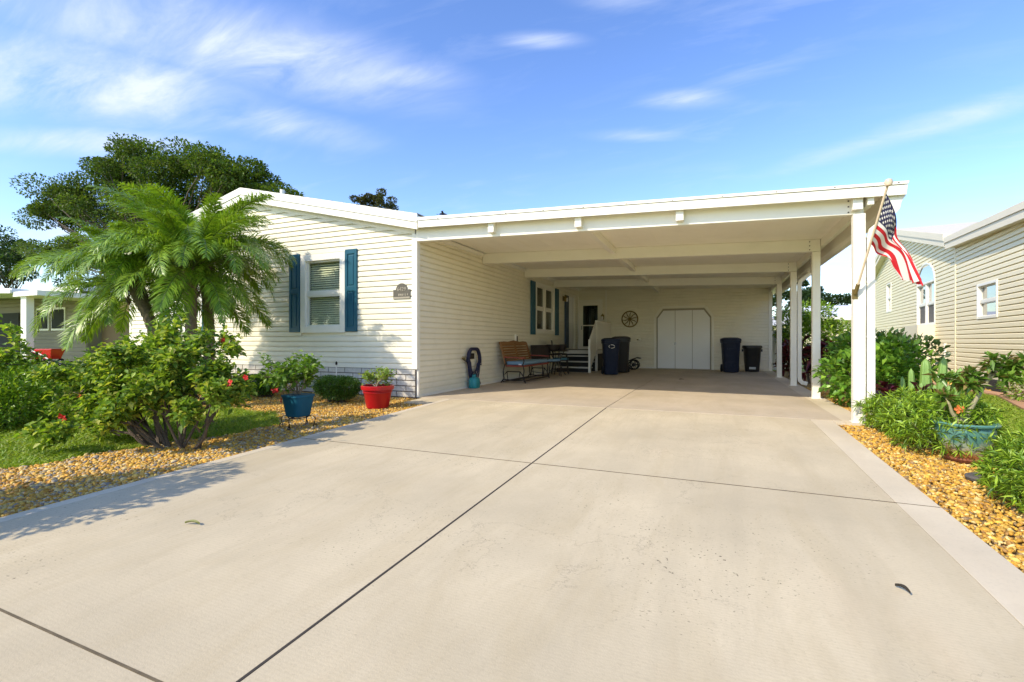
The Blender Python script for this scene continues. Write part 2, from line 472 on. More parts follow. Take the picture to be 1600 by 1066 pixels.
M['brass'] = paint('aged_brass', (0.22, 0.16, 0.05), 0.5, 0.2, 12, metallic=0.6)
M['grey_door'] = paint('pale_grey_door_paint', (0.86, 0.86, 0.83), 0.5, 0.03, 2)
M['door_gap'] = paint('shadow_gap_backing', (0.38, 0.345, 0.27), 0.9, 0.1, 5)  # darker backing paints the shadow lines between door leaves and casing
M['plaque'] = paint('bronze_plaque', (0.10, 0.088, 0.062), 0.55, 0.15, 20)
M['plaque_edge'] = paint('plaque_raised_metal', (0.34, 0.30, 0.22), 0.5, 0.1, 20)
M['tread'] = paint('white_step_tread', (0.62, 0.59, 0.52), 0.6, 0.06, 5)
M['mat'] = paint('brown_door_mat', (0.06, 0.045, 0.025), 0.95, 0.3, 40, 0.6)
M['flag_red'] = paint('flag_red_cloth', (0.60, 0.012, 0.022), 0.75, 0.05, 6, 0.15, 300)
M['flag_white'] = paint('flag_white_cloth', (0.82, 0.78, 0.74), 0.75, 0.03, 6, 0.15, 300)
M['flag_blue'] = paint('flag_blue_cloth', (0.022, 0.022, 0.075), 0.75, 0.08, 6, 0.15, 300)
M['pole'] = paint('pale_wooden_pole', (0.66, 0.52, 0.35), 0.4, 0.08, 10)
M['nb_siding'] = paint('tan_cream_vinyl_siding', (0.88, 0.785, 0.52), 0.5, 0.03, 1.5)
M['nb_panel'] = paint('tan_smooth_panel', (0.74, 0.67, 0.50), 0.6, 0.03, 1.5)
M['left_siding'] = paint('shade_toned_siding', (0.24, 0.205, 0.14), 0.7, 0.06, 1.5)  # colour darkened so the left neighbour's sunlit wall looks shaded
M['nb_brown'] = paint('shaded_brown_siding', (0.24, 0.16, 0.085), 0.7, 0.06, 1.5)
M['car_red'] = paint('red_car_paint', (0.55, 0.01, 0.012), 0.25, 0.03, 2, coat=0.6)
M['rubber'] = paint('black_rubber', (0.012, 0.012, 0.012), 0.8, 0.1, 10)
M['steel'] = paint('dull_steel', (0.35, 0.35, 0.34), 0.4, 0.1, 10, metallic=0.7)
M['bird'] = paint('dark_feathers', (0.02, 0.02, 0.025), 0.8, 0.2, 20)
M['cactus'] = paint('pale_green_cactus_skin', (0.19, 0.33, 0.07), 0.55, 0.15, 14)
M['adenium'] = paint('smooth_grey_green_stem', (0.30, 0.27, 0.14), 0.7, 0.2, 14, 0.3)
M['drygreen'] = paint('dead_leaf', (0.035, 0.028, 0.018), 0.8, 0.2, 20)
M['greenleaf'] = paint('fallen_green_leaf', (0.16, 0.17, 0.03), 0.6, 0.2, 20)
M['screen'] = paint('grey_insect_screen', (0.13, 0.12, 0.105), 0.8, 0.1, 20)
M['slate'] = paint('dark_stepping_stone', (0.10, 0.09, 0.08), 0.9, 0.2, 14, 0.6)

def glazed_pot():
    m, nt, N, L, P = nodes_of('drip_glazed_pot')
    tc = N.new('ShaderNodeTexCoord'); sep = N.new('ShaderNodeSeparateXYZ'); L.new(tc.outputs['Object'], sep.inputs[0])
    nz = N.new('ShaderNodeTexNoise'); nz.inputs['Scale'].default_value = 9; nz.inputs['Detail'].default_value = 5
    mp = N.new('ShaderNodeMapping'); mp.inputs['Scale'].default_value = (2.2, 2.2, 0.25); L.new(tc.outputs['Object'], mp.inputs['Vector']); L.new(mp.outputs[0], nz.inputs['Vector'])
    ad = N.new('ShaderNodeMath'); ad.operation = 'MULTIPLY_ADD'; L.new(nz.outputs['Fac'], ad.inputs[0]); ad.inputs[1].default_value = 0.22; L.new(sep.outputs[2], ad.inputs[2])
    cr = N.new('ShaderNodeValToRGB'); L.new(ad.outputs[0], cr.inputs[0])
    e = cr.color_ramp.elements
    e[0].position = 0.06; e[0].color = (0.16, 0.05, 0.02, 1)
    e[1].position = 0.33; e[1].color = (0.09, 0.22, 0.17, 1)
    k = e.new(0.17); k.color = (0.42, 0.17, 0.05, 1)
    k = e.new(0.25); k.color = (0.33, 0.36, 0.25, 1)
    L.new(cr.outputs[0], P.inputs['Base Color']); P.inputs['Roughness'].default_value = 0.22
    return m
M['glazed'] = glazed_pot()

# ------------------------------------------------------------------ ground, drive, beds
S = 0.0274
def gz(y):
    return S * max(y, -13.0) if y < 0 else 0.0
def gzn(y):
    return np.where(y < 0, S * np.maximum(y, -13.0), 0.0)

def sheet(name, poly, dz, mat, parent=None, cut=0.5):
    """flat polygon following the fall of the plot, built in strips along Y (poly is x-monotone: list of (y, x0, x1))"""
    mb = MB()
    for (ya, a0, a1), (yb, b0, b1) in zip(poly[:-1], poly[1:]):
        mb.add([(a0, ya, gz(ya) + dz), (a1, ya, gz(ya) + dz), (b1, yb, gz(yb) + dz), (b0, yb, gz(yb) + dz)], [(0, 1, 2, 3)])
    return mb.obj(name, mat, parent)

g = MB()
ys = [-600, -60, -13, 0, 60, 900]
zz = [gz(-13) - 0.07] * 3 + [-0.07, -0.07, -0.07]
for i in range(len(ys) - 1):
    g.add([(-700, ys[i], zz[i]), (700, ys[i], zz[i]), (700, ys[i + 1], zz[i + 1]), (-700, ys[i + 1], zz[i + 1])], [(0, 1, 2, 3)])
setp(g.obj('ground', M['grass_base']), kind='structure')

# driveway: joint bed plus separate cast slabs with real gaps between them
jb = MB()
jb.hexa([(0.60, -13, gz(-13) - 0.14), (6.29, -13, gz(-13) - 0.14), (6.29, -0.01, -0.14), (0.60, -0.01, -0.14),
         (0.60, -13, gz(-13) - 0.005), (6.29, -13, gz(-13) - 0.005), (6.29, -0.01, -0.005), (0.60, -0.01, -0.005)])
drive = setp(jb.obj('driveway', M['joint']), kind='structure')
def slab_piece(name, x0, x1, y0, y1, mat, parent, top=0.0, bev=0.0022):
    mb = MB()
    z = lambda y: gz(y) + top
    mb.hexa([(x0, y0, z(y0) - 0.10), (x1, y0, z(y0) - 0.10), (x1, y1, z(y1) - 0.10), (x0, y1, z(y1) - 0.10),
             (x0, y0, z(y0)), (x1, y0, z(y0)), (x1, y1, z(y1)), (x0, y1, z(y1))])
    return mb.obj(name, mat, parent, bevel=bev)
rows = [(-3.144, -0.012), (-6.0955, -3.153), (-9.0955, -6.1035), (-13.0, -9.1045)]
for (ya, yb) in rows:
    slab_piece('concrete_slab', 0.705, 3.404, ya, yb, M['drive'], drive)
    slab_piece('concrete_slab', 3.416, 6.048, ya, yb, M['drive'], drive)
    slab_piece('border_strip', 6.050, 6.29, ya, yb, M['drive2'], drive, 0.001, 0.0018)
    slab_piece('border_strip', 0.595, 0.703, ya, yb, M['drive2'], drive, 0.001, 0.0018)
slab_piece('concrete_slab', 0.13, 0.593, -0.55, -0.012, M['drive'], drive)

def bead(x0, x1, y0, y1, w=0.0):
    mb = MB()
    mb.hexa([(x0, y0, gz(y0) - 0.004), (x1, y0, gz(y0) - 0.004), (x1, y1, gz(y1) - 0.004), (x0, y1, gz(y1) - 0.004), (x0, y0, gz(y0) + 0.0015), (x1, y0, gz(y0) + 0.0015), (x1, y1, gz(y1) + 0.0015), (x0, y1, gz(y1) + 0.0015)])
    mb.obj('joint_seal', M['joint'] if x1 - x0 < 0.1 else M['joint_dirt'], drive)
for (ya, yb) in rows: bead(3.4035, 3.4165, ya + 0.001, yb - 0.001)
for yj in (-3.1485, -6.0995, -9.1): bead(0.60, 6.285, yj - 0.005, yj + 0.005)
cs = MB(); cs.box((0.0, 0.0, -0.14), (6.66, 10.9, -0.003))
cslab = setp(cs.obj('carport_floor', M['joint']), kind='structure')
slab_piece('concrete_slab', 0.02, 3.405, 0.003, 10.9, M['slab'], cslab, 0.004)
slab_piece('concrete_slab', 3.415, 6.40, 0.003, 10.9, M['slab'], cslab, 0.004)
slab_piece('border_strip', 6.293, 6.400, -0.16, -0.002, M['drive2'], cslab, 0.003, 0.0018)
slab_piece('border_strip', 6.402, 6.70, -0.16, 10.95, M['drive2'], cslab, 0.005, 0.0018)

# beds and lawns (sheets), then the stones and grass that cover them
LB = [(-9.0, -0.80), (-5.2, -1.00), (-4.66, -0.85), (-4.1, -0.72), (-3.6, -0.50), (-3.1, -0.30), (-2.6, -0.36), (-2.3, -0.60), (-1.98, -1.15)]
def lawn_edge(y): return float(np.interp(y, [a for a, b in LB], [b for a, b in LB]))
left_bed = [(y, x, 0.597) for y, x in LB] + [(-1.95, -1.2, 0.597)]
bed1 = sheet('gravel_bed', left_bed, -0.045, M['soil']); setp(bed1, kind='structure')
bed2 = sheet('gravel_bed', [(-1.95, -9.0, 0.597), (-0.56, -9.0, 0.597), (-0.55, -9.0, 0.13), (0.0, -9.0, 0.13)], -0.041, M['soil']); setp(bed2, kind='structure')
bed3 = sheet('gravel_bed', [(-9, 6.29, 7.5), (-3.5, 6.29, 7.55), (-0.165, 6.29, 7.5), (-0.16, 6.70, 7.5), (3, 6.70, 8.3), (12, 6.70, 8.4)], -0.045, M['soil']); setp(bed3, kind='structure')
bed4 = sheet('gravel_bed', [(5.6, 9.75, 10.25), (7.2, 9.55, 10.45), (9.6, 9.75, 10.75), (14, 10.2, 11.1)], -0.03, M['soil']); setp(bed4, kind='structure')
mul = sheet('mulch_bed', [(-1.0, 8.55, 9.6), (2.3, 9.16, 9.95), (4.2, 9.72, 10.1), (5.5, 9.85, 10.2)], -0.028, M['mulch']); setp(mul, kind='structure')

def stones(name, pts, size, pal, mat, zoff=-0.03):
    """one mesh of many small tumbled stones"""
    t = (1 + 5 ** 0.5) / 2
    iv = np.array([(-1, t, 0), (1, t, 0), (-1, -t, 0), (1, -t, 0), (0, -1, t), (0, 1, t), (0, -1, -t), (0, 1, -t), (t, 0, -1), (t, 0, 1), (-t, 0, -1), (-t, 0, 1)], float)
    iv /= np.linalg.norm(iv[0])
    fc = np.array([(0, 11, 5), (0, 5, 1), (0, 1, 7), (0, 7, 10), (0, 10, 11), (1, 5, 9), (5, 11, 4), (11, 10, 2), (10, 7, 6), (7, 1, 8), (3, 9, 4), (3, 4, 2), (3, 2, 6), (3, 6, 8), (3, 8, 9), (4, 9, 5), (2, 4, 11), (6, 2, 10), (8, 6, 7), (9, 8, 1)])
    n = len(pts)
    sc = size * np.clip(np.exp(RNG.normal(0, 0.34, n)), 0.5, 1.75)
    ax = RNG.uniform(0.7, 1.35, (n, 3)); ax[:, 2] *= 0.62
    q = RNG.normal(size=(n, 4)); q /= np.linalg.norm(q, axis=1)[:, None]
    q[:, 1:3] *= 0.35; q /= np.linalg.norm(q, axis=1)[:, None]
    w, x, y, z = q.T
    R = np.stack([np.stack([1 - 2 * (y * y + z * z), 2 * (x * y - z * w), 2 * (x * z + y * w)], -1),
                  np.stack([2 * (x * y + z * w), 1 - 2 * (x * x + z * z), 2 * (y * z - x * w)], -1),
                  np.stack([2 * (x * z - y * w), 2 * (y * z + x * w), 1 - 2 * (x * x + y * y)], -1)], -2)
    jit = RNG.uniform(0.82, 1.15, (n, 12, 1))
    v = iv[None] * jit * ax[:, None, :] * sc[:, None, None]
    v = np.einsum('nij,nkj->nki', R, v)
    base = np.stack([pts[:, 0], pts[:, 1], gzn(pts[:, 1]) + zoff + RNG.uniform(0, size * 0.9, n)], -1)
    v = v + base[:, None, :]
    f = fc[None] + (np.arange(n) * 12)[:, None, None]
    pal = np.array(pal); k = RNG.integers(0, len(pal), n)
    c = pal[k] * RNG.uniform(0.75, 1.2, (n, 1))
    c = np.repeat(c[:, None, :], 12, 1)
    return np_mesh(name, v.reshape(-1, 3), f.reshape(-1, 3), mat, c.reshape(-1, 3), smooth=True)

GOLD = [(0.58, 0.30, 0.03), (0.66, 0.38, 0.05), (0.48, 0.23, 0.02), (0.70, 0.46, 0.10), (0.54, 0.31, 0.05), (0.62, 0.35, 0.04), (0.38, 0.20, 0.05), (0.72, 0.53, 0.20), (0.28, 0.18, 0.08)]
GREY = [(0.34, 0.27, 0.17), (0.46, 0.36, 0.21), (0.28, 0.24, 0.19), (0.52, 0.43, 0.28), (0.40, 0.30, 0.15), (0.22, 0.19, 0.15), (0.58, 0.48, 0.30)]
def scatter(n, x0, x1, y0, y1, test):
    p = np.stack([RNG.uniform(x0, x1, n), RNG.uniform(y0, y1, n)], -1)
    return p[np.array([test(a, b) for a, b in p])]
p = scatter(31000, -1.05, 0.60, -6.4, -1.9, lambda x, y: x > lawn_edge(y) - 0.05 + 0.06 * math.sin(9 * y))
setp(link('river_stones', stones('river_stones', p, 0.0150, GOLD[:8] + GOLD[:6] + GREY[:5], M['stone'])), 'loose grey and gold river stones between the lawn and the driveway', 'gravel', kind='stuff')
p = scatter(30000, -5.5, 0.60, -2.02 , -0.02, lambda x, y: (x < 0.12 or y < -0.56) and y < -0.02 and (y > -1.97 + 0.07 * math.sin(5 * x) or x > lawn_edge(y)))
setp(link('golden_gravel', stones('golden_gravel', p, 0.0122, GOLD, M['stone'])), 'bright golden gravel along the foot of the cream house', 'gravel', kind='stuff')
p = scatter(44000, 6.26, 7.7, -5.6, 5.0, lambda x, y: x > (6.29 if y < -0.17 else 6.69) and x < 7.5 + 0.09 * math.sin(4 * y) + (0.25 * max(0, y)))
setp(link('golden_gravel', stones('golden_gravel', p, 0.0122, GOLD, M['stone'])), 'golden gravel strip beside the right edge of the driveway', 'gravel', kind='stuff')
p = scatter(2600, 9.6, 11.0, 5.6, 13, lambda x, y: True)
setp(link('golden_gravel', stones('golden_gravel', p, 0.035, GOLD, M['stone'])), 'golden gravel at the foot of the tan neighbouring house', 'gravel', kind='stuff')

def grass(name, pts, h, w, pal):
    n = len(pts)
    a = RNG.uniform(0, 2 * math.pi, n); b = RNG.uniform(0, 2 * math.pi, n)
    hh = h * RNG.uniform(0.55, 1.3, n); ww = w * RNG.uniform(0.7, 1.3, n)
    base = np.stack([pts[:, 0], pts[:, 1], gzn(pts[:, 1]) - 0.06], -1)
    side = np.stack([np.cos(a), np.sin(a), np.zeros(n)], -1) * ww[:, None] * 0.5
    lean = np.stack([np.cos(b), np.sin(b), np.zeros(n)], -1)
    mid = base + np.stack([np.zeros(n), np.zeros(n), hh * 0.7], -1) + lean * (hh * 0.25)[:, None]
    tip = base + np.stack([np.zeros(n), np.zeros(n), hh], -1) + lean * (hh * 0.95)[:, None]
    v = np.stack([base - side, base + side, mid + side * 0.9, mid - side * 0.9, tip], 1)
    o = (np.arange(n) * 5)[:, None]
    f = np.concatenate([np.stack([o + [0, 1, 2], o + [0, 2, 3], o + [3, 2, 4]], 1).reshape(-1, 3)])
    pal = np.array(pal); c = pal[RNG.integers(0, len(pal), n)] * RNG.uniform(0.75, 1.25, (n, 1))
    c = np.repeat(c[:, None], 5, 1)
    return np_mesh(name, v.reshape(-1, 3), f, M['grass'], c.reshape(-1, 3))
GR = [(0.30, 0.42, 0.03), (0.24, 0.37, 0.025), (0.36, 0.46, 0.05), (0.19, 0.31, 0.02), (0.40, 0.45, 0.08)]
p = scatter(120000, -8.0, -0.3, -6.2, -1.9, lambda x, y: x < lawn_edge(y) - 0.03 + 0.06 * math.sin(9 * y) and y < -1.95 + 0.07 * math.sin(5 * x) and y > -6.0 - 0.354 * x)
setp(link('lawn_grass', grass('lawn_grass', p, 0.07, 0.012, GR)), 'short green lawn in front of the cream house', 'grass', kind='stuff')
p = scatter(26000, -16.0, -8.0, -4.5, -1.0, lambda x, y: True)
setp(link('lawn_grass', grass('lawn_grass', p, 0.10, 0.02, GR)), 'green lawn reaching over to the left neighbour', 'grass', kind='stuff')
p = scatter(60000, 7.4, 9.7, -2.5, 6.0, lambda x, y: 7.5 + 0.09 * math.sin(4 * y) + 0.25 * max(0, y) < x < 8.5 + 0.29 * (y + 1))
setp(link('lawn_grass', grass('lawn_grass', p, 0.07, 0.013, GR)), 'green lawn strip between the potted desert plant and the tan house', 'grass', kind='stuff')

# terracotta edging along the right lawn
ed = MB()
EP = [(8.35, -1.5), (8.75, 0.4), (9.1, 2.27), (9.45, 3.5), (9.70, 4.4), (9.62, 5.6), (9.45, 7.2), (9.6, 9.0)]
for (a, b), (c_, d_) in zip(EP[:-1], EP[1:]):
    ed.hexa([(a - 0.02, b, -0.08), (a + 0.24, b, -0.08), (c_ + 0.24, d_, -0.08), (c_ - 0.02, d_, -0.08), (a - 0.02, b, 0.03), (a + 0.24, b, 0.035), (c_ + 0.24, d_, 0.035), (c_ - 0.02, d_, 0.03)])
setp(ed.obj('lawn_edging', M['edging']), 'low terracotta coloured edging strip curving along the right lawn', 'edging')

# ------------------------------------------------------------------ siding helper
def rect_split(u0, u1, holes, za, zb):
    """spans of [u0,u1] left free by holes that reach into za..zb"""
    spans = [(u0, u1)]
    for (h0, h1, hz0, hz1) in holes:
        if hz1 <= za + 0.02 or hz0 >= zb - 0.02: continue
        new = []
        for a, b in spans:
            if h1 <= a or h0 >= b: new.append((a, b)); continue
            if h0 > a + 0.02: new.append((a, h0))
            if h1 < b - 0.02: new.append((h1, b))
        spans = new
    return spans

def siding(parent, O, U, Nn, z0, z1, lim, holes=(), h=0.1016, mat=None, out=0.036, name='siding_plank'):
    """lap siding: every course a board of its own. O origin, U along, Nn outward; lim(z)->(u0,u1)"""
    O, U, Nn = Vector(O), Vector(U), Vector(Nn)
    prof = [(0.0, 0.0), (out, 0.0), (out, h * 0.66), (0.004, h), (0.0, h)]
    z = z0
    while z < z1 - 0.015:
        zt = min(z + h, z1)
        l0, l1 = lim(z), lim(zt)
        if l0[1] - l0[0] < 0.08: break
        spans = []
        for (a, b) in rect_split(l0[0], l0[1], holes, z, zt):
            if b - a > 4.6:                      # boards come in lengths: stagger a butt joint
                m_ = a + (b - a) * random.uniform(0.25, 0.75)
                spans += [(a, m_ - 0.002), (m_ + 0.002, b)]
            else: spans.append((a, b))
        for (a, b) in spans:
            mb = MB()
            ring = []
            for (o, dz) in prof:
                zz_ = min(z + dz, z1)
                k = (zz_ - z) / max(zt - z, 1e-6)
                ua = a if a > l0[0] + 1e-6 else l0[0] + (l1[0] - l0[0]) * k
                ub = b if b < l0[1] - 1e-6 else l0[1] + (l1[1] - l0[1]) * k
                if ub < ua: ua = ub = (ua + ub) / 2
                ring.append((O + U * ua + Nn * o + Vector((0, 0, zz_)), O + U * ub + Nn * o + Vector((0, 0, zz_))))
            n = len(ring)
            vs_ = [r[0] for r in ring] + [r[1] for r in ring]
            fs = [(i, (i + 1) % n, n + (i + 1) % n, n + i) for i in range(n)] + [tuple(range(n))[::-1], tuple(range(n, 2 * n))]
            mb.add(vs_, fs)
            mb.obj(name, mat or M['siding'], parent)
        z = zt

def wall_backing(O, U, Nn, u0, u1, z0, z1, holes, mat, name, parent, thick=0.10, poly=None):
    """wall body behind the boards, left open at the holes"""
    O, U, Nn = Vector(O), Vector(U), Vector(Nn)
    us = sorted({u0, u1} | {h[0] for h in holes} | {h[1] for h in holes})
    zs = sorted({z0, z1} | {h[2] for h in holes} | {h[3] for h in holes})
    mb = MB()
    for i in range(len(us) - 1):
        for j in range(len(zs) - 1):
            uc, zc = (us[i] + us[i + 1]) / 2, (zs[j] + zs[j + 1]) / 2
            if any(h[0] < uc < h[1] and h[2] < zc < h[3] for h in holes): continue
            p = []
            for zq in (zs[j], zs[j + 1]):
                for (uq, nq) in ((us[i], 0), (us[i + 1], 0), (us[i + 1], -thick), (us[i], -thick)):
                    p.append(O + U * uq + Nn * (nq - 0.001) + Vector((0, 0, zq)))
            mb.hexa(p)
    if poly:
        mb.prism([O + U * a + Nn * (-0.001) + Vector((0, 0, b)) for a, b in poly], Nn * -thick)
    return mb.obj(name, mat, parent)

def framed(mb, O, U, Nn, u0, u1, z0, z1, n0, n1, mi=0):
    O, U, Nn = Vector(O), Vector(U), Vector(Nn)
    p = []
    for zq in (z0, z1):
        for (uq, nq) in ((u0, n0), (u1, n0), (u1, n1), (u0, n1)):
            p.append(O + U * uq + Nn * nq + Vector((0, 0, zq)))
    mb.hexa(p, mi)

def window(parent, O, U, Nn, u0, u1, z0, z1, blinds=True, cols=1, fw=0.10, glass='glass', fmat='white', bar=True, slat=0.044, sf=0.03):
    w = MB()
    framed(w, O, U, Nn, u0 - 0.03, u0 + fw, z0 - 0.03, z1 + 0.03, -0.07, 0.055)
    framed(w, O, U, Nn, u1 - fw, u1 + 0.03, z0 - 0.03, z1 + 0.03, -0.07, 0.055)
    framed(w, O, U, Nn, u0 + fw, u1 - fw, z0 - 0.03, z0 + fw, -0.07, 0.053)
    framed(w, O, U, Nn, u0 + fw, u1 - fw, z1 - fw, z1 + 0.03, -0.07, 0.053)
    win = w.obj('window', M[fmat], parent, bevel=0.006)
    zm = (z0 + z1) / 2
    cw = (u1 - u0 - 2 * fw)
    for c in range(cols):
        a = u0 + fw + cw * c / cols; b = u0 + fw + cw * (c + 1) / cols
        ia = a + (0.05 if c > 0 else 0.0); ib = b - (0.05 if c < cols - 1 else 0.0)
        if c > 0:
            m = MB(); framed(m, O, U, Nn, a - 0.05, a + 0.05, z0 + fw, z1 - fw, -0.06, 0.040); m.obj('mullion', M[fmat], win)
        if bar:
            m = MB(); framed(m, O, U, Nn, ia, ib, zm - 0.035, zm + 0.03, -0.05, 0.020); m.obj('sash_rail', M[fmat], win)
            for (q0, q1) in ((z0 + fw, zm - 0.035), (zm + 0.03, z1 - fw)):
                s = MB()
                for (x0, x1, y0, y1) in ((ia, ia + sf, q0, q1), (ib - sf, ib, q0, q1), (ia + sf, ib - sf, q0, q0 + sf), (ia + sf, ib - sf, q1 - sf, q1)):
                    framed(s, O, U, Nn, x0, x1, y0, y1, -0.055, 0.010)
                s.obj('sash_frame', M[fmat], win)
                p = MB(); framed(p, O, U, Nn, ia + sf - 0.002, ib - sf + 0.002, q0 + sf - 0.002, q1 - sf + 0.002, -0.030, -0.026); p.obj('pane', M[glass], win)
        else:
            p = MB(); framed(p, O, U, Nn, ia, ib, z0 + fw, z1 - fw, -0.030, -0.026); p.obj('pane', M[glass], win)
    if blinds:
        z = z0 + fw + 0.02; i = 0
        pr = None
        while z < z1 - fw - 0.01:
            b = MB()
            Ov, Uv, Nv = Vector(O), Vector(U), Vector(Nn)
            pts = []
            for (n_, dz) in ((-0.075, 0.000), (-0.100, 0.034), (-0.101, 0.037), (-0.076, 0.003)):
                pts.append((n_, dz))
            ring = [Ov + Uv * (u0 + fw + 0.01) + Nv * n_ + Vector((0, 0, z + dz)) for n_, dz in pts]
            b.prism(ring, Uv * (u1 - u0 - 2 * fw - 0.02))
            b.obj('blind_slat', M['blind'], win)
            z += slat
    r = MB()
    framed(r, O, U, Nn, u0 - 0.02, u1 + 0.02, z0 - 0.02, z1 + 0.02, -0.9, -0.88)
    framed(r, O, U, Nn, u0 - 0.04, u0 - 0.02, z0 - 0.02, z1 + 0.02, -0.9, -0.10)
    framed(r, O, U, Nn, u1 + 0.02, u1 + 0.04, z0 - 0.02, z1 + 0.02, -0.9, -0.10)
    framed(r, O, U, Nn, u0 - 0.04, u1 + 0.04, z0 - 0.04, z0 - 0.02, -0.9, -0.10)
    framed(r, O, U, Nn, u0 - 0.04, u1 + 0.04, z1 + 0.02, z1 + 0.04, -0.9, -0.10)
    r.obj('window_recess', M['dark'], win)
    return win

def shutter(parent, O, U, Nn, u0, u1, z0, z1, mat='shutter'):
    s = MB()
    framed(s, O, U, Nn, u0, u1, z0, z1, 0.032, 0.050)
    st = 0.055; zm = z0 + (z1 - z0) * 0.52
    for (a, b, c, d) in ((u0, u0 + st, z0, z1), (u1 - st, u1, z0, z1), (u0 + st, u1 - st, z0, z0 + 0.09), (u0 + st, u1 - st, z1 - 0.09, z1), (u0 + st, u1 - st, zm - 0.045, zm + 0.045)):
        framed(s, O, U, Nn, a, b, c, d, 0.050, 0.066)
    o = s.obj('shutter', M[mat], parent, bevel=0.004)
    for (c, d) in ((z0 + 0.12, zm - 0.075), (zm + 0.075, z1 - 0.12)):
        p = MB(); framed(p, O, U, Nn, u0 + st + 0.03, u1 - st - 0.03, c, d, 0.049, 0.061)
        p.obj('shutter_panel', M[mat], o, bevel=0.008)
    return o

# ------------------------------------------------------------------ the cream house
HW = -8.5
house = empty('cream_house', (0, 0, 0), 'low cream house with lap siding, blue shutters and pale brick base', 'house')
RS = (4.21 - 3.20) / 4.4            # roof fall
zroof = lambda x: 3.02 + (4.25 - abs(x + 4.25)) * RS   # underside of roof at the wall
FO, FU, FN = (0, 0, 0), (1, 0, 0), (0, -1, 0)
win_holes = [(-2.72, -1.63, 1.20, 2.70), (-6.87, -5.78, 1.20, 2.70)]
zb = 0.505
front = wall_backing(FO, FU, FN, HW, 0, 0.0, 2.95, win_holes, M['siding'], 'front_wall', house, poly=[(HW, 2.95), (0, 2.95), (0, 3.02), (-4.25, zroof(-4.25)), (HW, 3.02)])
def front_lim(z):
    if z <= 3.02: return (HW + 0.07, -0.07)
    d = 4.25 - (z - 3.02) / RS
    return (-4.25 - (4.25 - 0) + (4.25 - d), -4.25 + d) if False else (-4.25 - d, -4.25 + d)
fh = [(a - 0.03, b + 0.03, c - 0.03, d + 0.03) for a, b, c, d in win_holes]
siding(front, FO, FU, FN, zb, 4.0, front_lim, fh)
for sgn, x0 in ((1, -0.068), (-1, HW)):
    t = MB(); t.box((x0, -0.041, zb + 0.001), (x0 + 0.068, 0, 3.02)); t.obj('corner_trim', M['white'], front)
window(house, FO, FU, FN, *win_holes[0])
window(house, FO, FU, FN, *win_holes[1])
for (a, b) in ((-3.045, -2.765), (-1.585, -1.305), (-7.195, -6.915), (-5.735, -5.455)):
    shutter(house, FO, FU, FN, a, b, 1.19, 2.76)
# brick base, each brick a piece
sk = MB(); sk.box((HW, -0.020, -0.1), (0.001, 0.05, zb - 0.004))
base = sk.obj('brick_skirting', M['mortar'], house)
bm_cache = {}
def brick_mesh(L_, H_, key):
    k = (round(L_, 3), key)
    if k not in bm_cache:
        mb = MB(); rr = random.Random(hash(k) % 9999)
        b0 = 0.006
        mb.box((0, -0.034, 0), (L_, -0.018, H_))
        me = mb.mesh('brick', M['brick']); bm_cache[k] = me
    return bm_cache[k]
BL, BH = 0.405, 0.101
for r in range(5):
    x = 0.0 - (0.0 if r % 2 == 0 else BL / 2)
    xs = []
    xe = 0.0
    first = True
    while xe > HW + 0.02:
        L_ = BL
        if first and r % 2 == 1: L_ = BL / 2
        first = False
        xa = max(xe - L_, HW)
        link('brick', brick_mesh(xe - xa - 0.018, BH - 0.017, (r * 7 + int(-xa * 5)) % 3), base, (xa + 0.009, random.uniform(-0.003, 0.003), r * BH + 0.006))
        xe = xa
# side wall in the carport
SO, SU, SN = (0, 0, 0), (0, 1, 0), (1, 0, 0)
side_holes = [(6.05, 7.80, 1.27, 2.74), (9.52, 10.36, 0.72, 2.66)]
side = wall_backing(SO, SU, SN, 0.0, 15, 0.0, 3.02, side_holes, M['siding'], 'side_wall', house)
siding(side, SO, SU, SN, 0.05, 2.98, lambda z: (0.055, 10.87), [(a - 0.03, b + 0.03, c - 0.03, d + 0.03) for a, b, c, d in side_holes], out=0.026)
t = MB(); t.box((0.0, -0.042, zb), (0.042, 0.054, 3.0)); t.obj('corner_trim', M['white'], side)
t = MB(); t.box((0.0, 0.002, 0.0), (0.042, 0.052, zb - 0.002)); t.obj('corner_trim', M['white'], side)
t = MB(); t.box((0.001, 0.056, 0.004), (0.040, 10.86, 0.048)); t.obj('starter_strip', M['white'], side)
window(house, SO, SU, SN, *side_holes[0], blinds=False, cols=2, fw=0.075, glass='glass_dark')
shutter(house, SO, SU, SN, 5.62, 5.98, 1.20, 2.76)
shutter(house, SO, SU, SN, 7.88, 8.24, 1.20, 2.76)
shutter(house, SO, SU, SN, 8.98, 9.42, 0.76, 2.64, 'navy')
d = MB(); framed(d, SO, SU, SN, 9.52, 10.36, 0.72, 2.66, -0.06, -0.02)
door = d.obj('entry_door', M['grey_door'], house, bevel=0.004)
for (c0, c1) in ((0.85, 1.55), (1.70, 2.50)):
    for (a, b) in ((9.62, 9.90), (9.98, 10.26)):
        q = MB(); framed(q, SO, SU, SN, a, b, c0, c1, -0.025, -0.010); q.obj('door_panel', M['grey_door'], door, bevel=0.008)
q = MB(); q.lathe([(0.0, 0), (0.03, 0.005), (0.03, 0.03), (0.0, 0.04)], 12); q.obj('door_knob', M['brass'], door, True, loc=(-0.02, 9.60, 1.65), rot=(0, rad(90), 0))
for a, b, c0, c1 in ((9.45, 9.53, 0.72, 2.74), (10.35, 10.43, 0.72, 2.74), (9.53, 10.35, 2.65, 2.74)):
    q = MB(); framed(q, SO, SU, SN, a, b, c0, c1, -0.05, 0.036); q.obj('door_casing', M['white'], door)
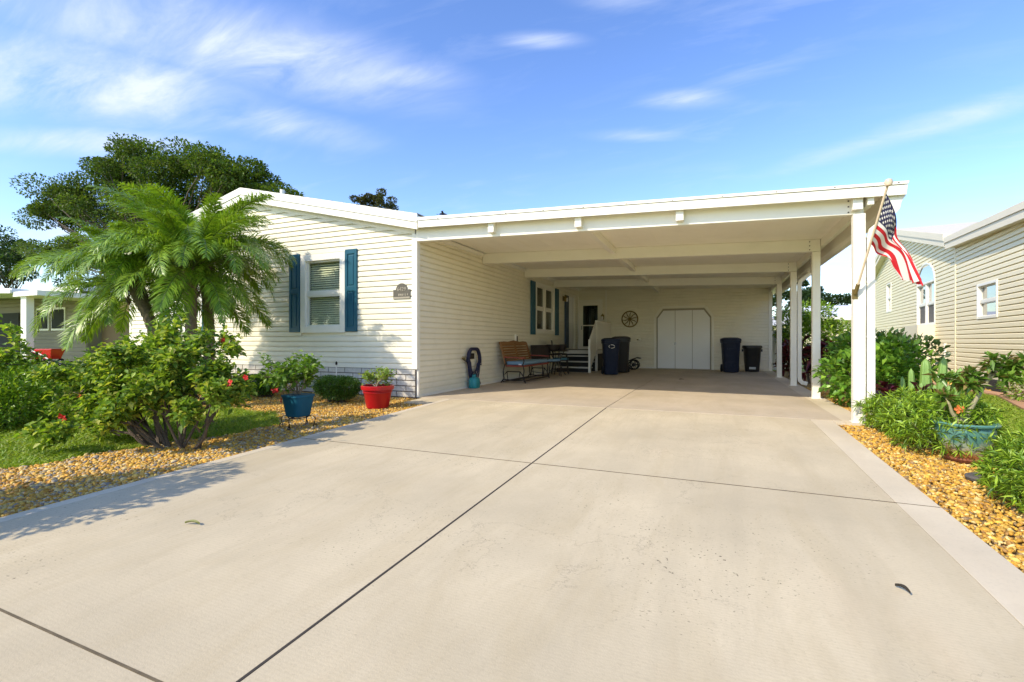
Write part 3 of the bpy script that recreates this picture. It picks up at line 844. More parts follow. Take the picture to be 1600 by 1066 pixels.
# other walls and the roof
o = MB(); o.box((HW, 0.11, 0), (HW + 0.1, 15, 3.02)); o.obj('left_wall', M['siding'], house)
o = MB(); o.box((HW + 0.1, 14.9, 0), (-0.11, 15, 3.02)); o.obj('rear_wall', M['siding'], house)
TH = 0.22
rf = MB()
for sg in (1, -1):
    xe = -4.25 + sg * (4.25 + 0.17)
    ze = zroof(0) - 0.17 * RS
    zp = zroof(-4.25)
    rf.prism([(xe, -0.20, ze + 0.02), (-4.25, -0.20, zp + 0.02), (-4.25, -0.20, zp + TH - 0.01), (xe, -0.20, ze + TH - 0.01)], (0, 15.4, 0))
roof = rf.obj('roof', M['white'], house)
for sg in (1, -1):
    xe = -4.25 + sg * (4.25 + 0.17); ze = zroof(0) - 0.17 * RS; zp = zroof(-4.25)
    lo = MB(); lo.prism([(xe, -0.205, ze - 0.03), (-4.25, -0.205, zp - 0.03), (-4.25, -0.205, zp + 0.085), (xe, -0.205, ze + 0.085)], (0, -0.020, 0)); lo.obj('fascia_board', M['white'], roof)
    up_ = MB(); up_.prism([(xe, -0.205, ze + 0.095), (-4.25, -0.205, zp + 0.095), (-4.25, -0.205, zp + TH + 0.02), (xe, -0.205, ze + TH + 0.02)], (0, -0.035, 0)); up_.obj('drip_edge', M['white'], roof)
    ri = MB(); ri.prism([(xe, -0.03, ze - 0.10), (-4.25, -0.03, zp - 0.10), (-4.25, -0.03, zp + 0.03), (xe, -0.03, ze + 0.03)] if sg == 1 else [(xe, -0.03, ze - 0.10), (-4.25, -0.03, zp - 0.10), (-4.25, -0.03, zp + 0.03), (xe, -0.03, ze + 0.03)], (0, -0.012, 0)); ri.obj('frieze_board', M['white'], roof)
    # shingle courses on the slope
    ncs = 16
    for i in range(ncs):
        t0, t1 = i / ncs, (i + 1) / ncs
        xa, xb = xe + (-4.25 - xe) * t0, xe + (-4.25 - xe) * t1
        za, zb_ = ze + (zp - ze) * t0 + TH + 0.016, ze + (zp - ze) * t1 + TH + 0.006
        sh = MB(); sh.prism([(xa, -0.225, za), (xb, -0.225, zb_), (xb, -0.225, zb_ + 0.008), (xa, -0.225, za + 0.016)], (0, 15.4, 0))
        sh.obj('shingle_course', M['shingle'], roof)
# plumbing vent on ridge
v = MB(); v.lathe([(0.05, 0), (0.05, 0.10), (0.035, 0.10)], 10); v.obj('vent_pipe', M['white'], roof, True, loc=(-4.0, 0.6, 4.30))

# ------------------------------------------------------------------ storage room at the back of the carport
stor = empty('storage_room', (0, 10.9, 0), 'cream sided storage room closing the back of the carport', 'storage room')
stor.location = (0, 0, 0)
BO, BU, BN = (0, 10.9, 0), (1, 0, 0), (0, -1, 0)
bholes = [(0.14, 0.86, 0.70, 2.52)]
bw = wall_backing(BO, BU, BN, 0.11, 6.66, 0.0, 3.0, bholes, M['siding'], 'front_wall', stor)
siding(bw, BO, BU, BN, 0.05, 2.96, lambda z: (0.03, 6.58), [(2.95, 4.81, 0, 2.19), (0.06, 0.94, 0.6, 2.60)], out=0.026)
t = MB(); t.box((6.585, 10.858, 0.0), (6.66, 10.90, 2.9)); t.obj('corner_trim', M['white'], bw)
t = MB(); t.box((6.662, 10.87, 0.0), (6.69, 10.98, 2.9)); t.obj('corner_trim', M['white'], bw)
t = MB(); t.box((1.085, 10.852, 0.05), (1.125, 10.88, 2.95)); t.obj('seam_trim', M['white'], bw)
t = MB(); t.box((0.03, 10.858, 0.004), (2.94, 10.895, 0.048)); t.obj('starter_strip', M['white'], bw)
t = MB(); t.box((6.56, 11.0, 0), (6.66, 15, 3.0)); t.obj('side_wall', M['siding'], stor)
t = MB(); t.box((0.12, 10.99, 0.0), (6.5, 11.0, 2.9)); t.obj('inner_lining', M['dark'], stor)
# double door with clipped upper corners
def clipped(a, b, z0, z1, c, left, right):
    p = [(a, z0), (b, z0)]
    p += [(b, z1 - c), (b - c * 0.72, z1)] if right else [(b, z1)]
    p += [(a + c * 0.72, z1), (a, z1 - c)] if left else [(a, z1)]
    return p
dd = MB(); dd.prism([(x, 10.905, z) for x, z in clipped(2.96, 4.80, 0.0, 2.18, 0.31, True, True)], (0, -0.028, 0))
ddoor = dd.obj('double_door', M['door_gap'], stor)
for (a, b, l, r) in ((3.0, 3.595, True, False), (3.610, 4.175, False, False), (4.190, 4.76, False, True)):
    q = MB(); q.prism([(x, 10.880, z) for x, z in clipped(a, b, 0.02, 2.11, 0.28, l, r)], (0, -0.022, 0)); q.obj('door_leaf', M['grey_door'], ddoor, bevel=0.004)
for (xa, xb) in ((2.95, 3.17), (4.81, 4.59)):
    q = MB(); q.prism([(xa, 10.899, 1.86), (xa, 10.899, 2.19), (xb, 10.899, 2.19)], (0, -0.016, 0)); q.obj('corner_fill', M['siding'], ddoor)
fr = [(2.94, 0.0), (2.94, 1.87), (3.16, 2.20), (4.60, 2.20), (4.82, 1.87), (4.82, 0.0)]
for (a, za), (b, zb2) in zip(fr[:-1], fr[1:]):
    n = Vector((-(zb2 - za), 0, b - a)).normalized() * 0.07
    q = MB(); q.prism([(a, 10.882, za), (b, 10.882, zb2), (b + n.x, 10.882, zb2 + n.z), (a + n.x, 10.882, za + n.z)], (0, -0.034, 0)); q.obj('door_casing', M['white'], ddoor)
q = MB(); q.box((3.57, 10.845, 0.86), (3.63, 10.857, 0.96)); q.obj('door_latch', M['steel'], ddoor)
# storm door
sd = MB()
for (a, b, z0, z1) in ((0.10, 0.21, 0.70, 2.54), (0.79, 0.90, 0.70, 2.54), (0.21, 0.79, 2.38, 2.54), (0.21, 0.79, 0.70, 0.80), (0.21, 0.79, 1.59, 1.63)):
    sd.box((a, 10.845, z0), (b, 10.89, z1))
sdoor = sd.obj('storm_door', M['white'], stor)
for z0, z1 in ((0.80, 1.59), (1.63, 2.38)):
    q = MB(); q.box((0.21, 10.87, z0), (0.79, 10.874, z1)); q.obj('pane', M['glass_dark'], sdoor)
for a, b, z0, z1 in ((0.03, 0.10, 0.70, 2.60), (0.90, 0.97, 0.70, 2.60), (0.10, 0.90, 2.54, 2.60)):
    q = MB(); q.box((a, 10.855, z0), (b, 10.88, z1)); q.obj('door_casing', M['white'], sdoor)
q = MB(); q.box((0.15, 10.81, 1.45), (0.18, 10.845, 1.60)); q.obj('door_handle', M['steel'], sdoor)

# ------------------------------------------------------------------ carport
cp = empty('carport', (0, 0, 0), 'white flat roofed aluminium carport joined to the cream house', 'carport')
zc = lambda x: 3.015 - 0.0345 * x          # underside of roof pans
rp = MB(); rp.prism([(0.17, -0.20, zc(0.17)), (6.97, -0.20, zc(6.97)), (6.97, -0.20, zc(6.97) + 0.09), (0.17, -0.20, zc(0.17) + 0.09)], (0, 15.2, 0))
croof = rp.obj('roof', M['ceiling'], cp)
f1 = MB(); f1.prism([(0.19, -0.205, zc(0.19) - 0.03), (6.975, -0.205, zc(6.975) - 0.05), (6.99, -0.205, zc(6.99) + 0.065), (0.19, -0.205, zc(0.19) + 0.085)], (0, -0.022, 0)); f1.obj('fascia_board', M['white'], croof)
f2 = MB(); f2.prism([(0.19, -0.205, zc(0.19) + 0.092), (6.99, -0.205, zc(6.99) + 0.072), (7.0, -0.205, zc(7.0) + 0.105), (0.19, -0.205, zc(0.19) + 0.145)], (0, -0.036, 0)); f2.obj('drip_edge', M['white'], croof)
for x in np.linspace(0.6, 6.9, 11):
    q = MB(); q.box((x - 0.008, -0.2445, zc(x) + 0.088), (x + 0.008, -0.2285, zc(x) + 0.098)); q.obj('screw_head', M['iron'], croof)
# pan seams on the ceiling run across, kept as shallow ribs
for x in np.arange(0.55, 6.9, 0.42):
    q = MB(); q.box((x, -0.19, zc(x) - 0.003), (x + 0.006, 10.8, zc(x) + 0.01)); q.obj('roof_pan_seam', M['ceiling'], croof)
BY = [0.0, 2.62, 5.22, 7.80]
for y in BY:
    w = 0.055
    b = MB(); b.prism([(0.03, y - w, zc(0.03) - 0.23), (6.61, y - w, zc(6.61) - 0.21), (6.61, y - w, zc(6.61) - 0.003), (0.03, y - w, zc(0.03) - 0.003)], (0, 2 * w, 0))
    b.obj('beam', M['white'], cp, bevel=0.005)
    p_ = MB(); p_.box((6.49, y - 0.055, 0.005), (6.612, y + 0.060, zc(6.55) - 0.215)) if y > 0 else p_.box((6.488, y - 0.12, 0.005), (6.612, y - 0.002, zc(6.55) - 0.215))
    post = p_.obj('post', M['white'], cp, bevel=0.006)
    q = MB(); q.box((6.47, y - 0.10 if y > 0 else y - 0.14, 0.004), (6.63, y + 0.10 if y > 0 else y + 0.02, 0.012)); q.obj('base_plate', M['white'], post)
    for k in range(3):
        q = MB(); q.box((6.44, y - w - 0.008, zc(6.45) - 0.19 + k * 0.07), (6.455, y - w, zc(6.45) - 0.175 + k * 0.07)); q.obj('bolt', M['iron'], post)
pu = MB(); pu.prism([(2.97, 0.06, zc(3) - 0.13), (3.07, 0.06, zc(3) - 0.13), (3.07, 0.06, zc(3) + 0.002), (2.97, 0.06, zc(3) + 0.002)], (0, 10.8, 0)); pu.obj('purlin', M['white'], cp)
for x in (1.56, 3.02, 4.47, 6.52):
    q = MB(); q.box((x - 0.05, -0.17, zc(x) - 0.175), (x + 0.05, -0.056, zc(x) - 0.008)); q.obj('rafter_end', M['white'], cp)
# right edge beam, gutter and downspouts
q = MB(); q.box((6.615, -0.18, zc(6.65) - 0.13), (6.68, 10.9, zc(6.65) - 0.002)); q.obj('edge_beam', M['white'], cp)
led = MB(); led.box((0.03, 0.06, zc(0.03) - 0.075), (0.075, 10.85, zc(0.075) - 0.002)); led.obj('wall_ledger', M['white'], cp)
gp = [(6.80, 2.775), (6.80, 2.60), (6.83, 2.545), (6.89, 2.53), (6.93, 2.58), (6.945, 2.66), (6.985, 2.72), (6.985, 2.775), (6.975, 2.775), (6.975, 2.725), (6.93, 2.665), (6.915, 2.585), (6.885, 2.545), (6.835, 2.558), (6.81, 2.605), (6.81, 2.775)]
gu = MB(); gu.prism([(x, -0.17, z) for x, z in gp], (0, 11.2, 0)); gut = gu.obj('gutter', M['white'], cp)
gc = MB(); gc.prism([(x, -0.175, z) for x, z in gp[:8]], (0, 0.006, 0)); gc.obj('end_cap', M['white'], gut)
def downspout(y, x=6.68):
    w, d_ = 0.085, 0.06
    pts = [(6.885, 2.54), (6.86, 2.50), (x + 0.09, 2.42), (x + 0.02, 2.36), (x, 2.27), (x, 0.20), (x + 0.012, 0.12), (x + 0.06, 0.07), (x + 0.15, 0.05)]
    mb = MB(); ring = []
    for i, (a, b) in enumerate(pts):
        t_ = Vector((pts[min(i + 1, len(pts) - 1)][0] - pts[max(i - 1, 0)][0], 0, pts[min(i + 1, len(pts) - 1)][1] - pts[max(i - 1, 0)][1])).normalized()
        n_ = Vector((t_.z, 0, -t_.x)) * (w / 2)
        c_ = Vector((a, y, b))
        ring += [c_ + n_ + Vector((0, -d_ / 2, 0)), c_ + n_ + Vector((0, d_ / 2, 0)), c_ - n_ + Vector((0, d_ / 2, 0)), c_ - n_ + Vector((0, -d_ / 2, 0))]
    fs = []
    for i in range(len(pts) - 1):
        for k in range(4): fs.append((i * 4 + k, i * 4 + (k + 1) % 4, i * 4 + 4 + (k + 1) % 4, i * 4 + 4 + k))
    mb.add(ring, fs)
    ds = mb.obj('downspout', M['white'], cp, bevel=0.008)
    for z in (1.05, 1.72, 2.27):
        q = MB(); q.box((x - 0.048, y - 0.034, z), (x + 0.048, y + 0.034, z + 0.02)); q.obj('bracket_band', M['white'], ds)
downspout(-0.07, 6.672)
downspout(5.24, 6.672)

# ------------------------------------------------------------------ vegetation helpers
def leaf_arrays(c, d, length, width, pal, fold=0.25, droop=0.15, rng=RNG):
    """c base points, d unit axes; each leaf is a folded four-point blade of two triangles"""
    n = len(c)
    d = d / (np.linalg.norm(d, axis=1)[:, None] + 1e-9)
    r = rng.normal(size=(n, 3)); r[:, 2] *= 0.6
    s = np.cross(d, np.array([0, 0, 1.0]) + 0.45 * r); s /= (np.linalg.norm(s, axis=1)[:, None] + 1e-9)
    up = np.cross(s, d)
    L = (length * rng.uniform(0.65, 1.25, n))[:, None]; W = (width * rng.uniform(0.75, 1.2, n))[:, None]
    tip = c + d * L - np.array([0, 0, 1.0]) * L * droop
    mid = c + d * L * 0.48
    l = mid + s * W * 0.5 + up * W * fold; r_ = mid - s * W * 0.5 + up * W * fold
    v = np.stack([c, l, tip, r_], 1)
    o = (np.arange(n) * 4)[:, None]
    f = np.stack([o + [0, 1, 2], o + [0, 2, 3]], 1).reshape(-1, 3)
    pal = np.array(pal)
    col = pal[rng.integers(0, len(pal), n)] * rng.uniform(0.75, 1.25, (n, 1))
    col = np.repeat(col[:, None], 4, 1)
    return v.reshape(-1, 3), f, col.reshape(-1, 3)

def leaf_obj(name, parts, mat, parent=None, loc=None):
    vs_, fs_, cs_ = [], [], []; o = 0
    for v, f, c in parts:
        vs_.append(v); fs_.append(f + o); cs_.append(c); o += len(v)
    me = np_mesh(name, np.concatenate(vs_), np.concatenate(fs_), mat, np.concatenate(cs_))
    return link(name, me, parent, loc)

def unit(n, rng=RNG):
    v = rng.normal(size=(n, 3)); return v / np.linalg.norm(v, axis=1)[:, None]

def ellip_pts(n, c, r, shell=0.55, rng=RNG):
    u = unit(n, rng); t = rng.uniform(shell ** 3, 1, n) ** (1 / 3)
    return np.array(c) + u * np.array(r) * t[:, None], u

def limb(mb, a, b, r0, r1, bend=0.12, seg=6, n=6, rng=random):
    a, b = Vector(a), Vector(b); Ld = (b - a).length
    off = Vector((rng.uniform(-1, 1), rng.uniform(-1, 1), rng.uniform(-0.5, 0.5))) * Ld * bend
    pts = []; rs = []
    for i in range(n):
        t = i / (n - 1)
        pts.append(a.lerp(b, t) + off * math.sin(math.pi * t) + Vector((rng.uniform(-1, 1), rng.uniform(-1, 1), rng.uniform(-1, 1))) * Ld * 0.02 * (0 < i < n - 1))
        rs.append(r0 + (r1 - r0) * t)
    mb.tube(pts, rs, seg)
    return pts

def far_tree(name, label, base, clumps, trunk_h, tr, leaf, nper, pal, group=None, cat='tree', lw=0.55, seed=1, fill=(0.25, 0.48)):
    """trunk, limbs to every clump, crown of many separate leaves gathered in uneven clumps"""
    rng = np.random.default_rng(seed); rr = random.Random(seed)
    root = empty(name, base, label, cat, group)
    tb = MB()
    top = Vector((rr.uniform(-.3, .3), rr.uniform(-.3, .3), trunk_h))
    limb(tb, (0, 0, -0.3), top, tr, tr * 0.6, 0.04, 8, 7, rr)
    parts = []
    for (c, r) in clumps:
        c = np.array(c, float); r = np.array(r, float)
        mid = top.lerp(Vector(c), 0.45) + Vector((0, 0, -0.1 * r[2]))
        limb(tb, top - Vector((0, 0, rr.uniform(0, trunk_h * 0.25))), mid, tr * 0.35, tr * 0.18, 0.1, 5, 5, rr)
        vol = (r[0] * r[1] * r[2]) ** (1 / 3)
        ns = max(7, int(11 * vol / 1.5))
        for k in range(ns):
            u = unit(1, rng)[0]; sc = c + u * r * rng.uniform(0.35, 1.0)
            limb(tb, mid, sc, tr * 0.12, tr * 0.03, 0.12, 4, 4, rr)
            sr = vol * rng.uniform(*fill)
            p, uu = ellip_pts(nper, sc, (sr * 1.25, sr * 1.25, sr * 0.75), 0.25, rng)
            dd_ = uu + unit(nper, rng) * 0.9 + np.array([0, 0, 0.15])
            parts.append(leaf_arrays(p, dd_, leaf, leaf * lw, pal, 0.2, 0.1, rng))
    tb.obj('trunk', M['bark'], root, True)
    leaf_obj('crown', parts, M['leaf'], root)
    return root

OAK = [(0.07, 0.13, 0.017), (0.09, 0.155, 0.021), (0.055, 0.105, 0.015), (0.12, 0.175, 0.028), (0.095, 0.125, 0.026)]
DARKT = [(0.035, 0.075, 0.018), (0.05, 0.10, 0.025), (0.028, 0.055, 0.015), (0.06, 0.09, 0.03)]

# big oak behind the house (about 26 m away)
far_tree('oak_tree', 'large spreading oak rising behind the palm and the cream house', (-21.5, 8.5, -0.05),
         [((-9.3, -0.6, 8.4), (1.5, 1.6, 0.8)), ((-7.2, -0.5, 9.4), (1.7, 1.8, 0.9)), ((-3.9, -0.5, 9.9), (1.7, 1.8, 1.0)), ((-1.4, -0.5, 10.4), (1.5, 1.8, 1.0)), ((1.4, -0.5, 9.5), (1.6, 1.8, 1.0)),
          ((4.1, -0.5, 8.9), (1.6, 1.8, 0.95)), ((6.6, -0.5, 8.5), (1.4, 1.6, 0.9)), ((8.5, -0.5, 7.4), (1.2, 1.4, 0.7)), ((-8.6, -0.5, 6.6), (1.3, 1.5, 0.9)), ((-5.0, 0, 8.0), (2.2, 2.0, 1.2)),
          ((0.6, 0, 8.0), (2.4, 2.0, 1.2)), ((4.4, 0, 7.4), (2.2, 2.0, 1.0)), ((-2.2, 0, 6.4), (2.6, 2.0, 1.2)), ((-6.5, 0, 5.8), (2.0, 1.8, 1.0)), ((7.0, 0, 6.8), (1.6, 1.6, 0.8))],
         3.6, 0.42, 0.155, 640, OAK, seed=3, fill=(0.34, 0.66))
far_tree('oak_tree', 'small dark treetop showing above the cream roof ridge', (-14.9, 17.0, -0.05),
         [((0.0, 0, 10.25), (0.85, 0.9, 0.6)), ((-0.95, 0, 9.9), (0.65, 0.8, 0.5)), ((0.95, 0, 9.6), (0.7, 0.8, 0.55)), ((0, 0, 8.6), (1.4, 1.3, 0.8))],
         6.0, 0.25, 0.16, 150, [(0.075, 0.085, 0.028), (0.06, 0.075, 0.02), (0.10, 0.09, 0.035)], seed=8)
far_tree('leafy_tree', 'dark tree beyond the left neighbour roof at the frame edge', (-42.5, 10.0, -0.05),
         [((0.2, 0, 7.6), (1.6, 1.6, 0.9)), ((2.0, 0, 6.7), (1.3, 1.4, 0.7)), ((-1.6, 0, 8.3), (1.8, 1.8, 1.2)), ((0.5, 0, 5.9), (2.0, 1.8, 0.9))],
         3.0, 0.3, 0.22, 170, DARKT, seed=5)
far_tree('leafy_tree', 'low dark tree behind the palm and left neighbour roof', (-38.0, 14.5, -0.05),
         [((0, 0, 5.6), (2.4, 2.2, 0.9)), ((3.0, 0, 5.0), (2.2, 2.0, 0.8)), ((-3.0, 0, 5.2), (2.0, 2.0, 0.8)), ((7.0, 0, 4.2), (2.2, 2.0, 0.8))],
         2.0, 0.25, 0.24, 150, DARKT, seed=6)
far_tree('leafy_tree', 'rounded dark tree behind the white roof right of the carport posts', (12.3, 36.0, -0.05),
         [((0.2, 0, 4.7), (1.1, 1.3, 0.7)), ((1.5, 0, 4.1), (1.0, 1.2, 0.6)), ((-0.8, 0, 4.1), (1.1, 1.3, 0.7)), ((0.4, 0, 3.0), (2.2, 2.0, 1.0))],
         1.8, 0.22, 0.20, 230, DARKT, seed=15)
far_tree('leafy_tree', 'tall thin topped dark tree seen between the carport posts', (10.5, 33.0, -0.05),
         [((0.1, 0, 5.4), (0.5, 0.6, 0.5)), ((0.0, 0, 4.3), (1.0, 1.2, 0.6)), ((-1.1, 0, 4.2), (1.0, 1.2, 0.7)), ((-0.2, 0, 3.0), (1.9, 1.8, 0.9))],
         2.0, 0.22, 0.18, 220, DARKT, seed=18)

# ------------------------------------------------------------------ palm cluster
PALM = [(0.19, 0.32, 0.022), (0.24, 0.38, 0.03), (0.13, 0.24, 0.018), (0.29, 0.42, 0.035)]
PALM_Y = [(0.29, 0.39, 0.05), (0.24, 0.36, 0.04), (0.20, 0.33, 0.03)]
def frond_mesh(length, start_el, curve, pal, seed, npair=88):
    """arching feather leaf along +X in the XZ plane: rachis plus two ranks of narrow leaflets"""
    rng = np.random.default_rng(seed)
    n = 24; el = start_el; p = np.zeros(3); pts = [p.copy()]; els = [el]
    for i in range(n):
        el -= curve / n * (0.55 + 0.9 * i / n)
        p = p + np.array([math.cos(el), 0, math.sin(el)]) * (length / n); pts.append(p.copy()); els.append(el)
    pts = np.array(pts); els = np.array(els)
    mb = MB(); mb.tube([tuple(q) for q in pts], [0.012 * (1 - 0.85 * i / n) + 0.002 for i in range(n + 1)], 5)
    rv = np.array(mb.v); rf_ = []
    for f in mb.f:
        for k in range(1, len(f) - 1): rf_.append((f[0], f[k], f[k + 1]))
    rf_ = np.array(rf_); rc = np.tile(np.array([[0.12, 0.16, 0.035]]), (len(rv), 1))
    t = np.linspace(0.14, 0.995, npair)
    base = np.stack([np.interp(t * n, np.arange(n + 1), pts[:, k]) for k in range(3)], -1)
    e = np.interp(t * n, np.arange(n + 1), els)
    tang = np.stack([np.cos(e), np.zeros_like(e), np.sin(e)], -1)
    upv = np.stack([-np.sin(e), np.zeros_like(e), np.cos(e)], -1)
    LL = 0.40 * np.clip(np.sin(np.pi * np.clip(t * 0.86 + 0.12, 0, 1)), 0.12, 1) ** 0.7
    A, F, Cc = [rv], [rf_], [rc]; off = len(rv)
    for sd in (-1, 1):
        lift = rng.normal(0.22, 0.26, npair)
        dirv = tang * rng.uniform(0.65, 1.1, npair)[:, None] + np.array([0, sd, 0]) * 0.80 + upv * lift[:, None]
        dirv /= np.linalg.norm(dirv, axis=1)[:, None]
        w = 0.0095
        sv = np.cross(dirv, upv); sv /= np.linalg.norm(sv, axis=1)[:, None]
        l_ = (LL * rng.uniform(0.85, 1.12, npair))[:, None]
        g_ = np.array([0, 0, -1.0])
        b0 = base; m1 = base + dirv * l_ * 0.5 + g_ * l_ * 0.05; tp = base + dirv * l_ * 0.96 + g_ * l_ * 0.34
        v = np.stack([b0 - sv * w * .6, b0 + sv * w * .6, m1 + sv * w, m1 - sv * w, tp], 1)
        o = (np.arange(npair) * 5)[:, None] + off
        f = np.stack([o + [0, 1, 2], o + [0, 2, 3], o + [3, 2, 4]], 1).reshape(-1, 3)
        pl = np.array(pal); c = pl[rng.integers(0, len(pl), npair)] * rng.uniform(0.8, 1.2, (npair, 1))
        A.append(v.reshape(-1, 3)); F.append(f); Cc.append(np.repeat(c[:, None], 5, 1).reshape(-1, 3)); off += npair * 5
    return np_mesh('frond', np.concatenate(A), np.concatenate(F), M['palm_leaf'], np.concatenate(Cc))
FR = {}
for i in range(4):
    FR[('up', i)] = frond_mesh(1.55 + 0.12 * i, rad(74), rad(80), PALM_Y + PALM[:2], 100 + i)
    FR[('mid', i)] = frond_mesh(1.85 + 0.1 * i, rad(46), rad(112), PALM, 200 + i)
    FR[('low', i)] = frond_mesh(1.8 + 0.1 * i, rad(10), rad(88), PALM, 300 + i)
    FR[('hang', i)] = frond_mesh(1.5 + 0.1 * i, rad(-25), rad(60), PALM + PALM_Y[1:], 400 + i)
palm = empty('date_palm', (-3.1, -2.3, -0.06), 'multi trunk feathery palm before the house front left of the window', 'palm')
rp_ = random.Random(21)
heads = [((0.36, 0.0, 0.0), (0.34, 0.05, 2.16), 0.80), ((-0.05, 0.1, 0.0), (-1.0, 0.0, 2.08), 0.76), ((0.05, 0.55, 0.0), (-0.35, 0.75, 2.55), 0.82)]
for (b0, h0, scl) in heads:
    tb = MB(); pts = []; rs = []
    for i in range(46):
        t = i / 45
        q = Vector(b0).lerp(Vector(h0), t); q.x += 0.10 * math.sin(math.pi * t)
        pts.append(q); rs.append((0.085 - 0.012 * t + (0.012 if i % 2 else 0.0)) + (0.05 * max(0, (t - 0.72) / 0.28)))
    tb.tube(pts, rs, 12)
    tr_ = tb.obj('trunk', M['palm_bark'], palm, True, angle=80)
    fb = MB()
    for k in range(26):      # stubs of cut leaf bases round the head
        a = rp_.uniform(0, 6.28); zq = rp_.uniform(-0.42, -0.02); rr0 = 0.10
        p0 = Vector(h0) + Vector((math.cos(a) * rr0, math.sin(a) * rr0, zq))
        p1 = p0 + Vector((math.cos(a) * 0.08, math.sin(a) * 0.08, 0.12))
        fb.tube([p0, p1], [0.022, 0.012], 5)
    fb.obj('leaf_bases', M['palm_bark'], palm)
    spec = [('up', 19), ('mid', 25), ('low', 11), ('hang', 3)]
    for kind, nf in spec:
        for k in range(nf):
            az = 2 * math.pi * (k + rp_.uniform(-0.3, 0.3)) / nf + {'up': 0, 'mid': .4, 'low': .9, 'hang': 1.3}[kind]
            o = link('frond', FR[(kind, rp_.randrange(4))], palm)
            o.location = Vector(h0) + Vector((math.cos(az) * 0.06, math.sin(az) * 0.06, {'up': 0.05, 'mid': 0.02, 'low': -0.05, 'hang': -0.12}[kind]))
            o.rotation_euler = (rp_.uniform(-0.35, 0.35), rp_.uniform(-0.14, 0.14), az)
            s_ = scl * rp_.uniform(0.85, 1.12); o.scale = (s_, s_, s_)

# ------------------------------------------------------------------ shrubs
def flower(parent, loc, r, mat, rng):
    """five broad petals round a stamen"""
    mb = MB()
    ax = Vector((rng.uniform(-.6, .6), -1, rng.uniform(-.4, .5))).normalized()
    u = ax.cross(Vector((0, 0, 1))).normalized(); w = ax.cross(u)
    for k in range(5):
        a = 2 * math.pi * k / 5 + rng.uniform(-.1, .1)
        d0 = u * math.cos(a) + w * math.sin(a); s0 = ax.cross(d0)
        p = [Vector((0, 0, 0)), d0 * r * .55 + s0 * r * .42 + ax * r * .22, d0 * r + s0 * r * .2 + ax * r * .12, d0 * r - s0 * r * .25 + ax * r * .14, d0 * r * .55 - s0 * r * .42 + ax * r * .25]
        mb.add(p, [(0, 1, 2), (0, 2, 3), (0, 3, 4)])
    mb.tube([Vector((0, 0, 0)), ax * r * 1.2], [r * .07, r * .04], 5)
    return mb.obj('flower', mat, parent, loc=loc)

def branching_shrub(name, label, base, mains, leafsize, pal, nleaf_tip, seed, mat_stem, flowers=(), cat='shrub', depth=3, r0=0.04, spread=0.55, ratio=(0.45, 0.75), group=None, leaf_mat='leaf', lw=0.6, tipr=0.11, droop=0.2):
    """stems fork several times; leaves sit along the last twigs so the crown has gaps"""
    rng = np.random.default_rng(seed); rr = random.Random(seed)
    root = empty(name, base, label, cat, group)
    tb = MB(); tips = []
    def grow(a, b, r, lev):
        pts = limb(tb, a, b, r, r * 0.6, 0.10, 6 if lev > 1 else 4, 5, rr)
        if lev <= 1:
            tips.append((Vector(a), Vector(b)))
        if lev == 0: return
        dirv = (Vector(b) - Vector(a)); Lb = dirv.length
        for k in range(3 if lev > 1 else 3):
            t = rr.uniform(0.55, 1.0); st = Vector(a).lerp(Vector(b), t)
            nd = (dirv.normalized() + Vector((rr.gauss(0, 1), rr.gauss(0, 1), rr.gauss(0.15, 0.7))) * spread).normalized()
            grow(st, st + nd * Lb * rr.uniform(*ratio), r * 0.55, lev - 1)
    for (a, b) in mains: grow(a, b, r0, depth)
    tb.obj('stems', mat_stem, root, True)
    C_, D_ = [], []
    for a, b in tips:
        ax = (b - a).normalized()
        for k in range(nleaf_tip):
            t = rr.uniform(0.1, 1.08)
            q = a.lerp(b, t) + Vector((rr.gauss(0, 1), rr.gauss(0, 1), rr.gauss(0, 1))) * tipr * 0.3
            C_.append(q); D_.append(ax * 0.5 + Vector((rr.gauss(0, 1), rr.gauss(0, 1), rr.gauss(0.1, 0.7))))
    parts = [leaf_arrays(np.array(C_), np.array(D_), leafsize, leafsize * lw, pal, 0.18, droop, rng)]
    leaf_obj('foliage', parts, M[leaf_mat], root)
    for (p_, r_, m_) in flowers: flower(root, p_, r_, M[m_], rr)
    return root

